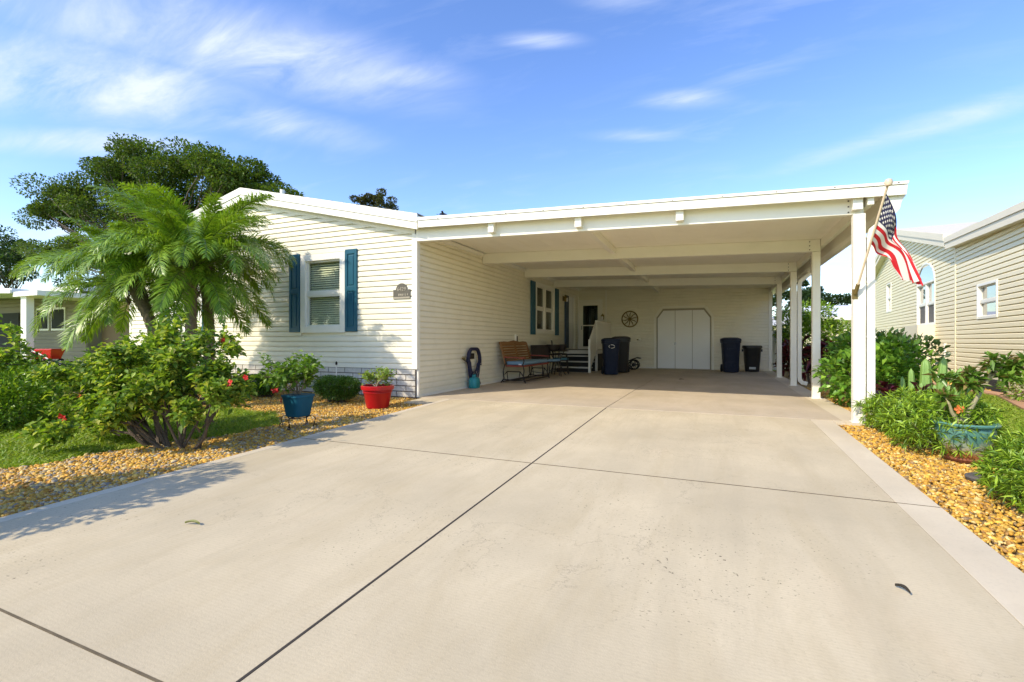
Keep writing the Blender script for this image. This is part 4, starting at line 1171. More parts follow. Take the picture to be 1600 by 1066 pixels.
HIB = [(0.25, 0.38, 0.04), (0.31, 0.43, 0.055), (0.18, 0.30, 0.035), (0.38, 0.48, 0.07), (0.47, 0.50, 0.10), (0.13, 0.23, 0.03), (0.10, 0.18, 0.025)]
branching_shrub('hibiscus_shrub', 'sprawling red flowered hibiscus shrub on gravel by the driveway', (-0.35, -3.92, gz(-3.92)),
    [((-0.35, 0.0, -0.05), (-0.85, -0.05, 0.50)), ((-0.25, 0.05, -0.05), (-0.55, 0.2, 0.50)), ((-0.05, 0, -0.05), (-0.45, -0.1, 0.55)), ((0.0, 0.05, -0.05), (-0.12, 0.15, 0.58)),
     ((0.1, 0, -0.05), (0.35, 0.05, 0.52)), ((0.3, 0.05, -0.05), (0.52, 0.2, 0.50)), ((-0.3, 0.0, -0.05), (-1.11, 0.15, 0.46)), ((0.15, 0, -0.05), (0.12, -0.2, 0.48)), ((-0.3, 0.1, -0.05), (-0.89, 0.3, 0.48)), ((-0.2, 0.0, -0.05), (-0.52, -0.25, 0.38)), ((-0.2, 0.0, -0.05), (-1.18, -0.05, 0.50)), ((-0.25, 0.0, -0.05), (-0.67, 0.05, 0.62)), ((-0.1, 0.0, -0.05), (-0.35, 0.1, 0.70)), ((0.1, 0.0, -0.05), (0.20, 0.0, 0.70)), ((-0.25, -0.05, -0.05), (-0.96, -0.15, 0.50)), ((0.0, -0.05, -0.05), (-0.30, -0.25, 0.30)), ((-0.3, -0.05, -0.05), (-0.85, -0.3, 0.22)), ((0.25, 0.0, -0.05), (0.6, -0.05, 0.35)), ((-0.35, 0.0, -0.05), (-1.15, 0.1, 0.28)), ((-0.3, -0.05, -0.05), (-0.74, -0.2, 0.48))],
    0.072, HIB, 36, 31, M['bark'], [((-1.75, -0.15, 0.36), 0.055, 'petal'), ((-1.2, -0.42, 0.30), 0.05, 'petal'), ((-1.45, -0.30, 0.32), 0.035, 'petal'), ((0.36, 0.3, 1.12), 0.05, 'petal'), ((-1.0, -0.35, 0.52), 0.045, 'petal_orange'), ((0.86, 0.0, 0.70), 0.04, 'petal'), ((1.02, 0.05, 0.76), 0.03, 'petal')],
    r0=0.0175, spread=0.62, ratio=(0.45, 0.68))
def dome_shrub(name, label, base, clumps, leafsize, pal, n, seed, cat='shrub', lw=0.5, leaf_mat='gloss_leaf', group=None, stems=7, tuft=1, shell=0.55, upb=0.25, flowers=(), droop=0.12):
    """dense shrub: leaves in small rosettes through the outer volume of several lobes, stems inside"""
    rng = np.random.default_rng(seed); rr = random.Random(seed)
    root = empty(name, base, label, cat, group)
    tot = sum((r[0] * r[1] * r[2]) ** (2 / 3) for c, r in clumps)
    parts = []; tb = MB()
    for c, r in clumps:
        k = int(n * (r[0] * r[1] * r[2]) ** (2 / 3) / tot / tuft)
        p, u = ellip_pts(k, c, r, shell, rng)
        p = p + rng.normal(0, 0.03, p.shape) * min(r)
        keep = p[:, 2] > 0.02
        p, u = p[keep], u[keep]
        if tuft > 1:
            ax = u + np.array([0, 0, 0.55]); ax /= np.linalg.norm(ax, axis=1)[:, None]
            p = np.repeat(p, tuft, 0); ax = np.repeat(ax, tuft, 0)
            d_ = ax * 0.55 + unit(len(p), rng)
        else:
            d_ = u * 0.9 + unit(len(p), rng) * 0.75 + np.array([0, 0, upb])
        parts.append(leaf_arrays(p, d_, leafsize, leafsize * lw, pal, 0.18, droop, rng))
        for j in range(stems):
            q = np.array(c) + unit(1, rng)[0] * np.array(r) * 0.75
            limb(tb, (c[0] * 0.6 + rr.uniform(-.05, .05), c[1] * 0.6 + rr.uniform(-.05, .05), -0.05), q, 0.014, 0.004, 0.08, 5, 5, rr)
    tb.obj('stems', M['bark'], root, True)
    leaf_obj('foliage', parts, M[leaf_mat], root)
    for (p_, r_, m_) in flowers: flower(root, p_, r_, M[m_], rr)
    return root

HEDGE_Y = [(0.23, 0.38, 0.03), (0.19, 0.33, 0.025), (0.30, 0.43, 0.045), (0.13, 0.25, 0.02), (0.10, 0.20, 0.02)]
BOX = [(0.07, 0.16, 0.016), (0.09, 0.20, 0.02), (0.05, 0.12, 0.012), (0.12, 0.22, 0.025)]
BROAD = [(0.13, 0.28, 0.03), (0.17, 0.34, 0.035), (0.08, 0.19, 0.02), (0.23, 0.39, 0.045)]
PODO = [(0.22, 0.37, 0.02), (0.29, 0.44, 0.03), (0.15, 0.27, 0.02), (0.36, 0.50, 0.05), (0.10, 0.19, 0.015)]

dome_shrub('hedge_shrub', 'dense bright green hedge shrub cut off by the left frame edge', (-3.85, -3.95, gz(-4)), [((0, 0, 0.42), (0.85, 0.6, 0.46)), ((-0.7, -0.15, 0.55), (0.7, 0.6, 0.5)), ((0.25, -0.15, 0.28), (0.55, 0.5, 0.32)), ((-0.9, -0.35, 0.40), (0.8, 0.5, 0.42))], 0.072, HEDGE_Y, 14000, 41, lw=0.42, upb=0.5, stems=5)
dome_shrub('clipped_shrub', 'clipped dark green boxwood under the front window nearest the palm', (-2.95, -0.78, 0), [((0, 0, 0.19), (0.48, 0.30, 0.20)), ((0.25, 0, 0.22), (0.25, 0.26, 0.16)), ((-0.25, 0, 0.21), (0.25, 0.26, 0.15))], 0.035, BOX, 9500, 42, lw=0.5)
dome_shrub('clipped_shrub', 'clipped dark green boxwood between the teal pot and the red pot', (-1.05, -0.82, 0), [((0, 0, 0.20), (0.44, 0.30, 0.21)), ((-0.2, 0, 0.24), (0.25, 0.26, 0.17)), ((0.2, 0, 0.24), (0.24, 0.26, 0.16))], 0.035, BOX, 9500, 43, lw=0.5)
dome_shrub('clipped_shrub', 'low green shrub at the house foot behind the hibiscus', (-4.6, -0.8, 0), [((0, 0, 0.2), (0.55, 0.3, 0.22))], 0.035, BOX, 4500, 44, lw=0.5)

dome_shrub('podocarpus_hedge', 'mounded narrow leaved hedge just right of the front carport post', (6.87, -0.98, gz(-1)), [((0, -0.35, 0.22), (0.40, 0.58, 0.27)), ((0.05, 0.35, 0.24), (0.40, 0.5, 0.26)), ((0.22, -0.1, 0.26), (0.30, 0.6, 0.26)), ((-0.1, 0.75, 0.20), (0.28, 0.25, 0.2))], 0.085, PODO, 11000, 51, cat='hedge', lw=0.15, tuft=9, upb=0.5)
dome_shrub('podocarpus_hedge', 'narrow leaved hedge cut off by the lower right frame edge', (6.98, -2.95, gz(-3)), [((0, -0.1, 0.19), (0.40, 0.62, 0.25)), ((0.15, 0.35, 0.22), (0.33, 0.35, 0.25)), ((0.2, -0.5, 0.22), (0.36, 0.45, 0.25))], 0.078, PODO, 14000, 52, cat='hedge', lw=0.15, tuft=9)
dome_shrub('broadleaf_shrub', 'large bushy shrub with broad glossy leaves behind the front carport post', (7.32, 2.0, 0), [((-0.25, -0.2, 0.45), (0.62, 0.7, 0.46)), ((0.12, 0.0, 0.60), (0.52, 0.65, 0.46)), ((-0.05, 0.5, 0.68), (0.55, 0.6, 0.48)), ((-0.2, 0.4, 0.75), (0.45, 0.5, 0.4))], 0.115, BROAD, 4200, 53, lw=0.62, stems=5, shell=0.45)
dome_shrub('broadleaf_shrub', 'tall light green bush between the rear carport posts', (7.75, 11.0, 0), [((0, 0, 1.2), (0.95, 0.9, 0.75)), ((0.1, 0, 1.85), (0.65, 0.7, 0.5)), ((-0.45, 0, 1.5), (0.6, 0.7, 0.6)), ((0.75, -0.2, 1.1), (0.55, 0.6, 0.6))], 0.12, HEDGE_Y, 5200, 54, lw=0.5)
dome_shrub('broadleaf_shrub', 'thin dark leaved bush close to the tan house wall', (8.55, 4.4, 0), [((0, 0, 0.66), (0.42, 0.5, 0.42)), ((-0.35, 0.4, 0.78), (0.45, 0.5, 0.42))], 0.15, [(0.04, 0.085, 0.02), (0.055, 0.10, 0.03)], 620, 55, lw=0.5)
dome_shrub('garden_shrub', 'loose low bush behind the potted desert plant at the right edge', (9.75, 3.3, 0), [((0, 0, 0.24), (0.35, 0.8, 0.26)), ((-0.1, -1.3, 0.25), (0.4, 0.6, 0.28))], 0.09, HEDGE_Y + [(0.22, 0.20, 0.08)], 1500, 56, lw=0.4)
TI = [(0.10, 0.012, 0.02), (0.06, 0.015, 0.018), (0.16, 0.02, 0.03), (0.05, 0.03, 0.02)]
for i, (x, y, h_, lb) in enumerate(((7.12, 6.5, 1.2, 'dark red leaved ti plant right of the second downspout'), (7.0, 8.6, 1.0, 'dark red leaved ti plant behind the rearmost carport post'), (7.12, 0.45, 0.45, 'low dark red leaved plant at the foot of the front downspout'))):
    root = empty('ti_plant', (x, y, 0), lb, 'plant', 'dark red ti plants')
    rng = np.random.default_rng(60 + i); tb = MB(); parts = []
    for k in range(6):
        a = rng.uniform(0, 6.28); top = Vector((math.cos(a) * 0.22, math.sin(a) * 0.22, h_ * rng.uniform(0.5, 1)))
        limb(tb, (0.3 * top.x, 0.3 * top.y, -0.05), top, 0.014, 0.01, 0.06, 5, 5)
        c = np.array(top) + rng.normal(0, 0.02, (30, 3)); c[:, 2] -= rng.uniform(0, 0.45 * h_, 30)
        parts.append(leaf_arrays(c, unit(30, rng) + np.array([0, 0, 0.5]), 0.34 * min(1, h_ + 0.2), 0.075, TI, 0.2, 0.35, rng))
    tb.obj('stems', M['bark'], root, True); leaf_obj('foliage', parts, M['gloss_leaf'], root)

dome_shrub('hedge_shrub', 'leafy shrub left of the driveway whose shade crosses the river stones', (-0.30, -6.45, gz(-6.4)), [((0, 0, 0.8), (0.58, 0.75, 0.7)), ((0.15, 0.35, 1.2), (0.5, 0.45, 0.5)), ((-0.1, -0.3, 1.15), (0.55, 0.55, 0.5)), ((0.45, 0.1, 1.05), (0.35, 0.6, 0.45))], 0.09, HEDGE_Y, 5600, 57, lw=0.45, stems=5)

# columnar cactus clump
cac = empty('cactus_clump', (7.50, 0.75, 0), 'clump of pale ribbed column cacti behind the right hedge', 'cactus')
def cactus_col(x, y, h_, r, lean=0.0):
    mb = MB(); seg = 40; nz_ = 14; vs_ = []; fs = []
    for i in range(nz_ + 1):
        t = i / nz_; z = h_ * t; rr0 = r * (0.8 + 0.25 * math.sin(math.pi * min(1, t * 1.1))) * (math.sqrt(max(0.0, 1 - ((t - 0.86) / 0.14) ** 2)) if t > 0.86 else 1.0)
        for k in range(seg):
            a = 2 * math.pi * k / seg
            q = rr0 * (1 + 0.17 * math.cos(5 * a))
            vs_.append((x + lean * z + q * math.cos(a), y + q * math.sin(a), z))
    for i in range(nz_):
        for k in range(seg): fs.append((i * seg + k, i * seg + (k + 1) % seg, (i + 1) * seg + (k + 1) % seg, (i + 1) * seg + k))
    fs.append(tuple(nz_ * seg + k for k in range(seg)))
    mb.add(vs_, fs); mb.obj('cactus_column', M['cactus'], cac, True, angle=80)
for a in ((-0.03, 0, 0.70, 0.065, 0.0), (0.12, 0.03, 0.72, 0.055, 0.06), (0.22, 0.0, 0.60, 0.05, 0.16), (-0.17, 0, 0.58, 0.04, -0.02), (-0.25, 0.02, 0.48, 0.034, -0.04), (-0.10, -0.08, 0.42, 0.035, 0), (-0.20, -0.1, 0.40, 0.03, 0), (0.03, -0.1, 0.40, 0.033, 0), (0.16, -0.1, 0.40, 0.035, 0.03)):
    cactus_col(a[0], a[1], a[2] * 1.12, a[3] * 0.85, a[4])

# ------------------------------------------------------------------ pots and potted plants
rp1 = empty('flower_pot', (0.0, -1.06, gz(-1.06) - 0.015), 'round bright red pot on golden gravel at the house corner', 'pot')
q = MB(); q.lathe([(0.0, 0), (0.165, 0), (0.175, 0.02), (0.225, 0.29), (0.23, 0.295), (0.228, 0.30)], 36); q.obj('pot_body', M['redpot'], rp1, True)
q = MB(); q.lathe([(0.232, 0.285), (0.252, 0.29), (0.258, 0.345), (0.250, 0.352), (0.225, 0.352), (0.222, 0.30)], 36); q.obj('pot_rim', M['redpot'], rp1, True)
for z in (0.24, 0.262):
    q = MB(); q.lathe([(0.218, z), (0.228, z + 0.004), (0.228, z + 0.012), (0.222, z + 0.016)], 36); q.obj('pot_ring', M['redpot'], rp1, True)
q = MB(); q.lathe([(0.0, 0.30), (0.222, 0.30), (0.222, 0.318), (0.0, 0.325)], 24); q.obj('soil', M['pot_soil'], rp1)
branching_shrub('potted_plant', 'small pale green plant growing in the red pot', (-0.02, -1.06, 0.28), [((0, 0, 0), (-0.15, 0, 0.11)), ((0, 0, 0), (0.08, 0.05, 0.16)), ((0, 0, 0), (0.14, -0.03, 0.15)), ((0, 0, 0), (-0.06, 0.06, 0.14))], 0.07, [(0.22, 0.34, 0.06), (0.28, 0.38, 0.08), (0.16, 0.27, 0.05), (0.36, 0.42, 0.13)], 9, 71, M['twig'], cat='plant', depth=2, r0=0.012, lw=0.5)

bp = empty('flower_pot', (0.045, -2.66, gz(-2.66)), 'squarish teal blue pot held up on an iron stand', 'pot')
prof = [(0.0, 0.125), (0.10, 0.125), (0.115, 0.135), (0.150, 0.37), (0.160, 0.375), (0.160, 0.405), (0.148, 0.405), (0.145, 0.37), (0.0, 0.37)]
q = MB(); q.lathe(prof[:6], 32, pw=5.0); q.obj('pot_body', M['bluepot'], bp, True)
q = MB(); q.lathe([(0.146, 0.36), (0.146, 0.388), (0.0, 0.396)], 32, pw=5.0); q.obj('soil', M['pot_soil'], bp)
st = empty('plant_stand', (0.045, -2.66, gz(-2.66)), 'curled wrought iron stand under the teal pot', 'plant stand')
q = MB(); q.tube([(0.115 * math.cos(a), 0.115 * math.sin(a), 0.115) for a in np.linspace(0, 2 * math.pi, 25)[:-1]], 0.007, 6, closed=True); q.obj('ring', M['iron'], st, True)
for k, a in enumerate((0.35, 1.92, 3.49, 5.06)):
    ca, sa = math.cos(a), math.sin(a); pts = []
    for (r_, z_) in ((0.10, 0.115), (0.15, 0.135), (0.20, 0.13), (0.225, 0.10), (0.215, 0.05), (0.20, 0.01), (0.205, -0.015), (0.235, -0.012), (0.25, 0.015), (0.235, 0.035), (0.222, 0.02)):
        pts.append((r_ * ca, r_ * sa, z_))
    q = MB(); q.tube(pts, 0.0065, 6); q.obj('leg', M['iron'], st, True)
branching_shrub('potted_hibiscus', 'leafy green hibiscus with red blooms growing in the teal pot', (0.045, -2.66, gz(-2.66) + 0.37),
    [((0, 0, 0), (-0.22, 0.05, 0.22)), ((0, 0, 0), (0.10, 0.05, 0.28)), ((0, 0, 0), (-0.02, -0.08, 0.30)), ((0, 0, 0), (-0.12, 0.02, 0.34)), ((0, 0, 0), (0.05, -0.06, 0.22)), ((0, 0, 0), (-0.32, 0, 0.24)), ((0, 0, 0), (0.16, 0.0, 0.32)), ((0, 0, 0), (0.08, 0.1, 0.16)), ((0, 0, 0), (-0.1, -0.1, 0.14))],
    0.08, [(0.14, 0.27, 0.03), (0.18, 0.32, 0.04), (0.10, 0.20, 0.02), (0.23, 0.35, 0.06)], 11, 72, M['twig'], [((-0.26, -0.12, 0.10), 0.055, 'petal'), ((-0.06, -0.20, -0.02), 0.04, 'petal')], cat='plant', depth=2, r0=0.012, spread=0.65, lw=0.5)

gpot = empty('glazed_pot', (6.98, -1.62, gz(-1.62) - 0.02), 'round green and brown drip glazed pot between the right hedges', 'pot')
q = MB(); q.lathe([(0.0, 0.03), (0.12, 0.03), (0.155, 0.10), (0.19, 0.20), (0.205, 0.27), (0.20, 0.31), (0.19, 0.325)], 40); q.obj('pot_body', M['glazed'], gpot, True)
q = MB(); q.lathe([(0.185, 0.318), (0.225, 0.325), (0.232, 0.34), (0.225, 0.352), (0.18, 0.348), (0.175, 0.32)], 40); q.obj('pot_rim', M['glazed'], gpot, True)
q = MB(); q.lathe([(0.0, 0), (0.13, 0), (0.16, 0.03), (0.16, 0.045), (0.13, 0.045), (0.0, 0.03)], 32); q.obj('saucer', paint('terracotta_saucer', (0.30, 0.10, 0.045), 0.6, 0.15, 9), gpot, True)
q = MB(); q.lathe([(0.0, 0.31), (0.18, 0.31), (0.18, 0.325), (0.0, 0.345)], 24); q.obj('soil', M['pot_soil'], gpot)
dr = empty('desert_rose', (6.98, -1.62, gz(-1.62) + 0.31), 'leaning desert rose with bare trunk growing in the glazed pot', 'plant')
rr = random.Random(5); tb = MB()
tb.tube([(-0.02, 0, -0.03), (-0.01, 0, 0.03), (0.03, 0.0, 0.12), (0.085, 0, 0.24), (0.14, 0, 0.36), (0.18, 0.0, 0.45)], [0.06, 0.036, 0.020, 0.016, 0.015, 0.012], 10)
tb.tube([(-0.03, 0, 0.0), (-0.09, 0.0, 0.10), (-0.11, 0.0, 0.18)], [0.025, 0.014, 0.009], 8)
tb.obj('trunk', M['adenium'], dr, True)
tb = MB(); C_, D_ = [], []
ends = [(0.10, 0.38, (0.02, -0.02, 0.46)), (0.12, 0.32, (-0.10, 0.03, 0.40)), (0.16, 0.40, (0.28, 0.02, 0.56)), (0.17, 0.42, (0.16, -0.05, 0.58)), (0.18, 0.45, (0.36, 0.05, 0.50)), (0.18, 0.45, (0.30, -0.06, 0.42)), (0.13, 0.35, (-0.02, -0.08, 0.36)), (0.18, 0.44, (0.42, 0.0, 0.60)), (0.15, 0.36, (-0.16, 0.0, 0.42)), (0.1, 0.3, (0.0, 0.05, 0.38)), (-0.11, 0.17, (-0.14, 0.02, 0.24))]
for (x0, z0, e_) in ends:
    pts = limb(tb, (x0, 0, z0), e_, 0.012, 0.006, 0.1, 6, 5, rr)
    for k in range(60):
        t = rr.uniform(0.35, 1.15); q_ = Vector((x0, 0, z0)).lerp(Vector(e_), t)
        C_.append(q_); D_.append(Vector((rr.gauss(0, 1), rr.gauss(0, 1), rr.gauss(0.3, 0.7))))
tb.obj('branches', M['adenium'], dr, True)
leaf_obj('foliage', [leaf_arrays(np.array(C_), np.array(D_), 0.10, 0.034, [(0.13, 0.24, 0.03), (0.17, 0.28, 0.035), (0.09, 0.18, 0.02), (0.24, 0.18, 0.06)], 0.2, 0.15)], M['gloss_leaf'], dr)
flower(dr, (-0.07, -0.08, 0.14), 0.04, M['petal_orange'], rr)

q = MB(); q.lathe([(0.0, 0), (0.15, 0), (0.16, 0.02), (0.15, 0.035), (0.0, 0.04)], 14, sx=1.1, sy=0.8); setp(q.obj('stepping_stone', M['slate'], None, True, loc=(6.90, -2.30, gz(-2.3) - 0.01)), 'flat dark stone lying between the two right hedges', 'stone')

# garden stake with small lamp top near the wall
sk_ = empty('garden_stake', (-1.62, -0.25, 0), 'thin pale garden stake standing by the brick base', 'stake')
q = MB(); q.tube([(0, 0, -0.05), (0, 0, 0.56)], 0.010, 8); q.obj('rod', M['white'], sk_)
q = MB(); q.lathe([(0.012, 0.56), (0.02, 0.57), (0.02, 0.61), (0.0, 0.63)], 10); q.obj('cap', M['iron'], sk_, True)

# ------------------------------------------------------------------ house number plaque
pq = empty('house_number_plaque', (-0.285, -0.037, 1.77), 'arched bronze house number plaque on the front siding by the corner', 'plaque')
poly = [(-0.185, 0.0), (0.185, 0.0), (0.185, 0.17), (0.125, 0.17)] + [(0.125 * math.cos(a), 0.17 + 0.115 * math.sin(a)) for a in np.linspace(0.12, math.pi - 0.12, 14)] + [(-0.125, 0.17), (-0.185, 0.17)]
q = MB(); q.prism([(x, 0, z) for x, z in poly], (0, -0.014, 0)); q.obj('plate', M['plaque'], pq, bevel=0.003)
q = MB(); q.box((-0.180, -0.018, 0.004), (0.180, -0.013, 0.038)); q.obj('lower_band', M['plaque_edge'], pq)
def text_mesh(txt, size, name, mat, parent, loc, rot):
    cu = bpy.data.curves.new(name, 'FONT'); cu.body = txt; cu.size = size; cu.align_x = 'CENTER'; cu.extrude = 0.003; cu.resolution_u = 3
    tmp = bpy.data.objects.new('tmp', cu); COL.objects.link(tmp)
    dg = bpy.context.evaluated_depsgraph_get()
    me = bpy.data.meshes.new_from_object(tmp.evaluated_get(dg))
    bpy.data.objects.remove(tmp)
    me.materials.clear(); me.materials.append(mat)
    return link(name, me, parent, loc, rot)
text_mesh('6429', 0.10, 'house_number', M['plaque_edge'], pq, (0.0, -0.016, 0.145), (rad(90), 0, 0))
for k, (x, w_) in enumerate(((-0.06, 0.02), (-0.025, 0.03), (0.015, 0.025), (0.055, 0.012), (0.085, 0.012), (0.13, 0.018))):
    q = MB(); q.box((x - w_ / 2, -0.018, 0.055 + 0.006 * (k % 2)), (x + w_ / 2, -0.013, 0.095)); q.obj('worn_raised_mark', M['plaque_edge'], pq)

# ------------------------------------------------------------------ things in the carport
hh = empty('garden_hose', (0.05, 2.0, 0.0), 'navy garden hose looped over a wall hanger in the carport', 'hose')
rr = random.Random(9); q = MB(); pts = []
for k in range(9):
    o_ = (k % 5) * 0.022; dx = 0.04 + 0.018 * (k // 5) + 0.012 * (k % 3)
    for i in range(26):
        a = 2 * math.pi * i / 26
        wv = 0.30 - o_ * 0.7; top = 0.86 - o_ * 0.5; bot = 0.10 + o_ * 2.6
        s_ = math.sin(a); c_ = math.cos(a)
        z_ = (top + bot) / 2 + (top - bot) / 2 * s_
        wid = wv * (0.55 + 0.45 * (z_ - bot) / (top - bot)) if s_ < 0 else wv
        sg = 1 if c_ >= 0 else -1
        y_ = wid * sg * abs(c_) ** 0.55
        pts.append((dx + rr.uniform(-.003, .003), y_, z_))
q.tube(pts, 0.0145, 7); q.obj('hose_loops', M['hose'], hh, True)
q = MB(); q.tube([(0.09, 0.18, 0.18), (0.11, 0.20, 0.08), (0.13, 0.10, 0.02), (0.12, 0.0, 0.02)], 0.0145, 7); q.obj('hose_end', M['hose'], hh, True)
hg = empty('hose_hanger', (0.05, 2.0, 0.0), 'dark wall hanger with brass tap holding the looped hose', 'hose hanger')
q = MB(); q.box((-0.03, -0.09, 0.62), (0.02, 0.09, 0.74)); q.obj('bracket', M['iron'], hg)
q = MB(); q.tube([(0.0, -0.42, 0.64), (0.06, -0.42, 0.64), (0.08, -0.42, 0.60)], 0.018, 8); q.obj('tap_spout', M['brass'], hg, True)
q = MB(); q.lathe([(0.0, 0), (0.045, 0), (0.045, 0.012), (0.0, 0.014)], 10); q.obj('tap_wheel', M['brass'], hg, True, loc=(0.05, -0.42, 0.67))
q = MB(); q.tube([(0.03, -0.42, 0.62), (0.05, -0.34, 0.58), (0.06, -0.26, 0.62)], 0.012, 7); q.obj('feed_hose', M['hose'], hg, True)

jg = empty('watering_jug', (0.19, 1.86, 0.005), 'small teal plastic jug on the floor below the looped hose', 'jug')
q = MB(); q.lathe([(0.0, 0), (0.10, 0), (0.115, 0.02), (0.115, 0.17), (0.09, 0.22), (0.04, 0.235), (0.035, 0.26), (0.0, 0.26)], 26, pw=4.0, sx=0.85, sy=1.05); q.obj('jug_body', M['jug'], jg, True)
q = MB(); q.tube([(0, -0.08, 0.20), (0, -0.06, 0.27), (0, 0.02, 0.285), (0, 0.07, 0.23)], 0.013, 7); q.obj('handle', M['jug'], jg, True)
q = MB(); q.lathe([(0.04, 0.25), (0.042, 0.285), (0.0, 0.288)], 14); q.obj('cap', M['jug'], jg, True)

ou = empty('wall_outlet', (0.022, 4.55, 0.95), 'white outlet box with dark cover on the carport wall above the bench', 'outlet')
q = MB(); q.box((0, -0.07, -0.02), (0.04, 0.07, 0.24)); q.obj('box', M['white'], ou, bevel=0.006)
q = MB(); q.box((0.038, -0.025, 0.03), (0.052, 0.025, 0.19)); q.obj('cover', M['iron'], ou)

# glider bench, back to the wall
gb = empty('glider_bench', (0.16, 3.3, 0.005), 'slatted wooden glider bench with blue cushion on a black metal frame', 'bench')
BLn = 1.75
def yz(mb, pts, r): mb.tube(pts, r, 7)
for yy in (0.0, BLn):
    q = MB()
    yz(q, [(0.0, yy, 0.0), (0.08, yy, 0.10), (0.06, yy, 0.28), (0.10, yy, 0.44), (0.16, yy, 0.47)], 0.016)
    yz(q, [(0.64, yy, 0.0), (0.58, yy, 0.14), (0.60, yy, 0.30), (0.58, yy, 0.42)], 0.016)
    yz(q, [(0.08, yy, 0.08), (0.34, yy, 0.06), (0.60, yy, 0.08)], 0.014)
    yz(q, [(0.10, yy, 0.20), (0.16, yy, 0.27), (0.50, yy, 0.27), (0.57, yy, 0.18)], 0.014)
    yz(q, [(0.16, yy, 0.27), (0.18, yy, 0.06)], 0.011); yz(q, [(0.50, yy, 0.27), (0.46, yy, 0.06)], 0.011)
    q.obj('side_frame', M['iron'], gb, True)
    q = MB(); q.prism([(0.10, yy - 0.04, 0.60), (0.62, yy - 0.04, 0.585), (0.64, yy - 0.04, 0.61), (0.10, yy - 0.04, 0.63)], (0, 0.08, 0)); q.obj('armrest', M['redwood'], gb)
    q = MB(); yz(q, [(0.56, yy, 0.42), (0.60, yy, 0.52), (0.58, yy, 0.59)], 0.014); yz(q, [(0.14, yy, 0.45), (0.12, yy, 0.60)], 0.014); q.obj('arm_support', M['iron'], gb, True)
q = MB(); q.tube([(0.06, 0, 0.03), (0.06, BLn, 0.03)], 0.015, 7); q.tube([(0.60, 0, 0.05), (0.60, BLn, 0.05)], 0.015, 7); q.tube([(0.34, 0, 0.065), (0.34, BLn, 0.065)], 0.012, 7); q.obj('base_rail', M['iron'], gb)
q = MB(); q.box((0.12, 0.0, 0.385), (0.62, BLn, 0.425)); q.obj('seat', M['redwood'], gb, bevel=0.006)
q = MB(); q.box((0.13, 0.02, 0.428), (0.61, BLn - 0.02, 0.515)); cu_ = q.obj('seat_cushion', M['cushion'], gb, bevel=0.03)
q = MB(); q.box((0.45, 0.022, 0.43), (0.52, 0.026, 0.46)); q.obj('care_label', M['flag_white'], gb)
for k in range(7):
    z0 = 0.50 + k * 0.064; x0 = 0.12 - (z0 - 0.5) * 0.30
    q = MB(); q.hexa([(x0 - 0.012, 0.03, z0), (x0 + 0.012, 0.03, z0), (x0 + 0.012, BLn - 0.03, z0), (x0 - 0.012, BLn - 0.03, z0), (x0 - 0.027, 0.03, z0 + 0.048), (x0 - 0.003, 0.03, z0 + 0.048), (x0 - 0.003, BLn - 0.03, z0 + 0.048), (x0 - 0.027, BLn - 0.03, z0 + 0.048)])
    q.obj('back_slat', M['wood'], gb)
for yy in (-0.0, BLn - 0.05, BLn / 2 - 0.025):
    q = MB(); q.hexa([(0.11, yy, 0.40), (0.15, yy, 0.40), (0.15, yy + 0.05, 0.40), (0.11, yy + 0.05, 0.40), (-0.05, yy, 0.965), (-0.01, yy, 0.965), (-0.01, yy + 0.05, 0.965), (-0.05, yy + 0.05, 0.965)]); q.obj('back_stile', M['wood'], gb)
crest = [(0.0, 0.93), (BLn, 0.93), (BLn, 0.985), (BLn * 0.86, 1.0), (BLn * 0.72, 0.985), (BLn * 0.5, 1.025), (BLn * 0.28, 0.985), (BLn * 0.14, 1.0), (0.0, 0.985)]
q = MB(); q.prism([(-0.02 - (z - 0.93) * 0.2, y, z) for y, z in crest], (-0.028, 0, -0.004)); q.obj('crest_rail', M['wood'], gb)

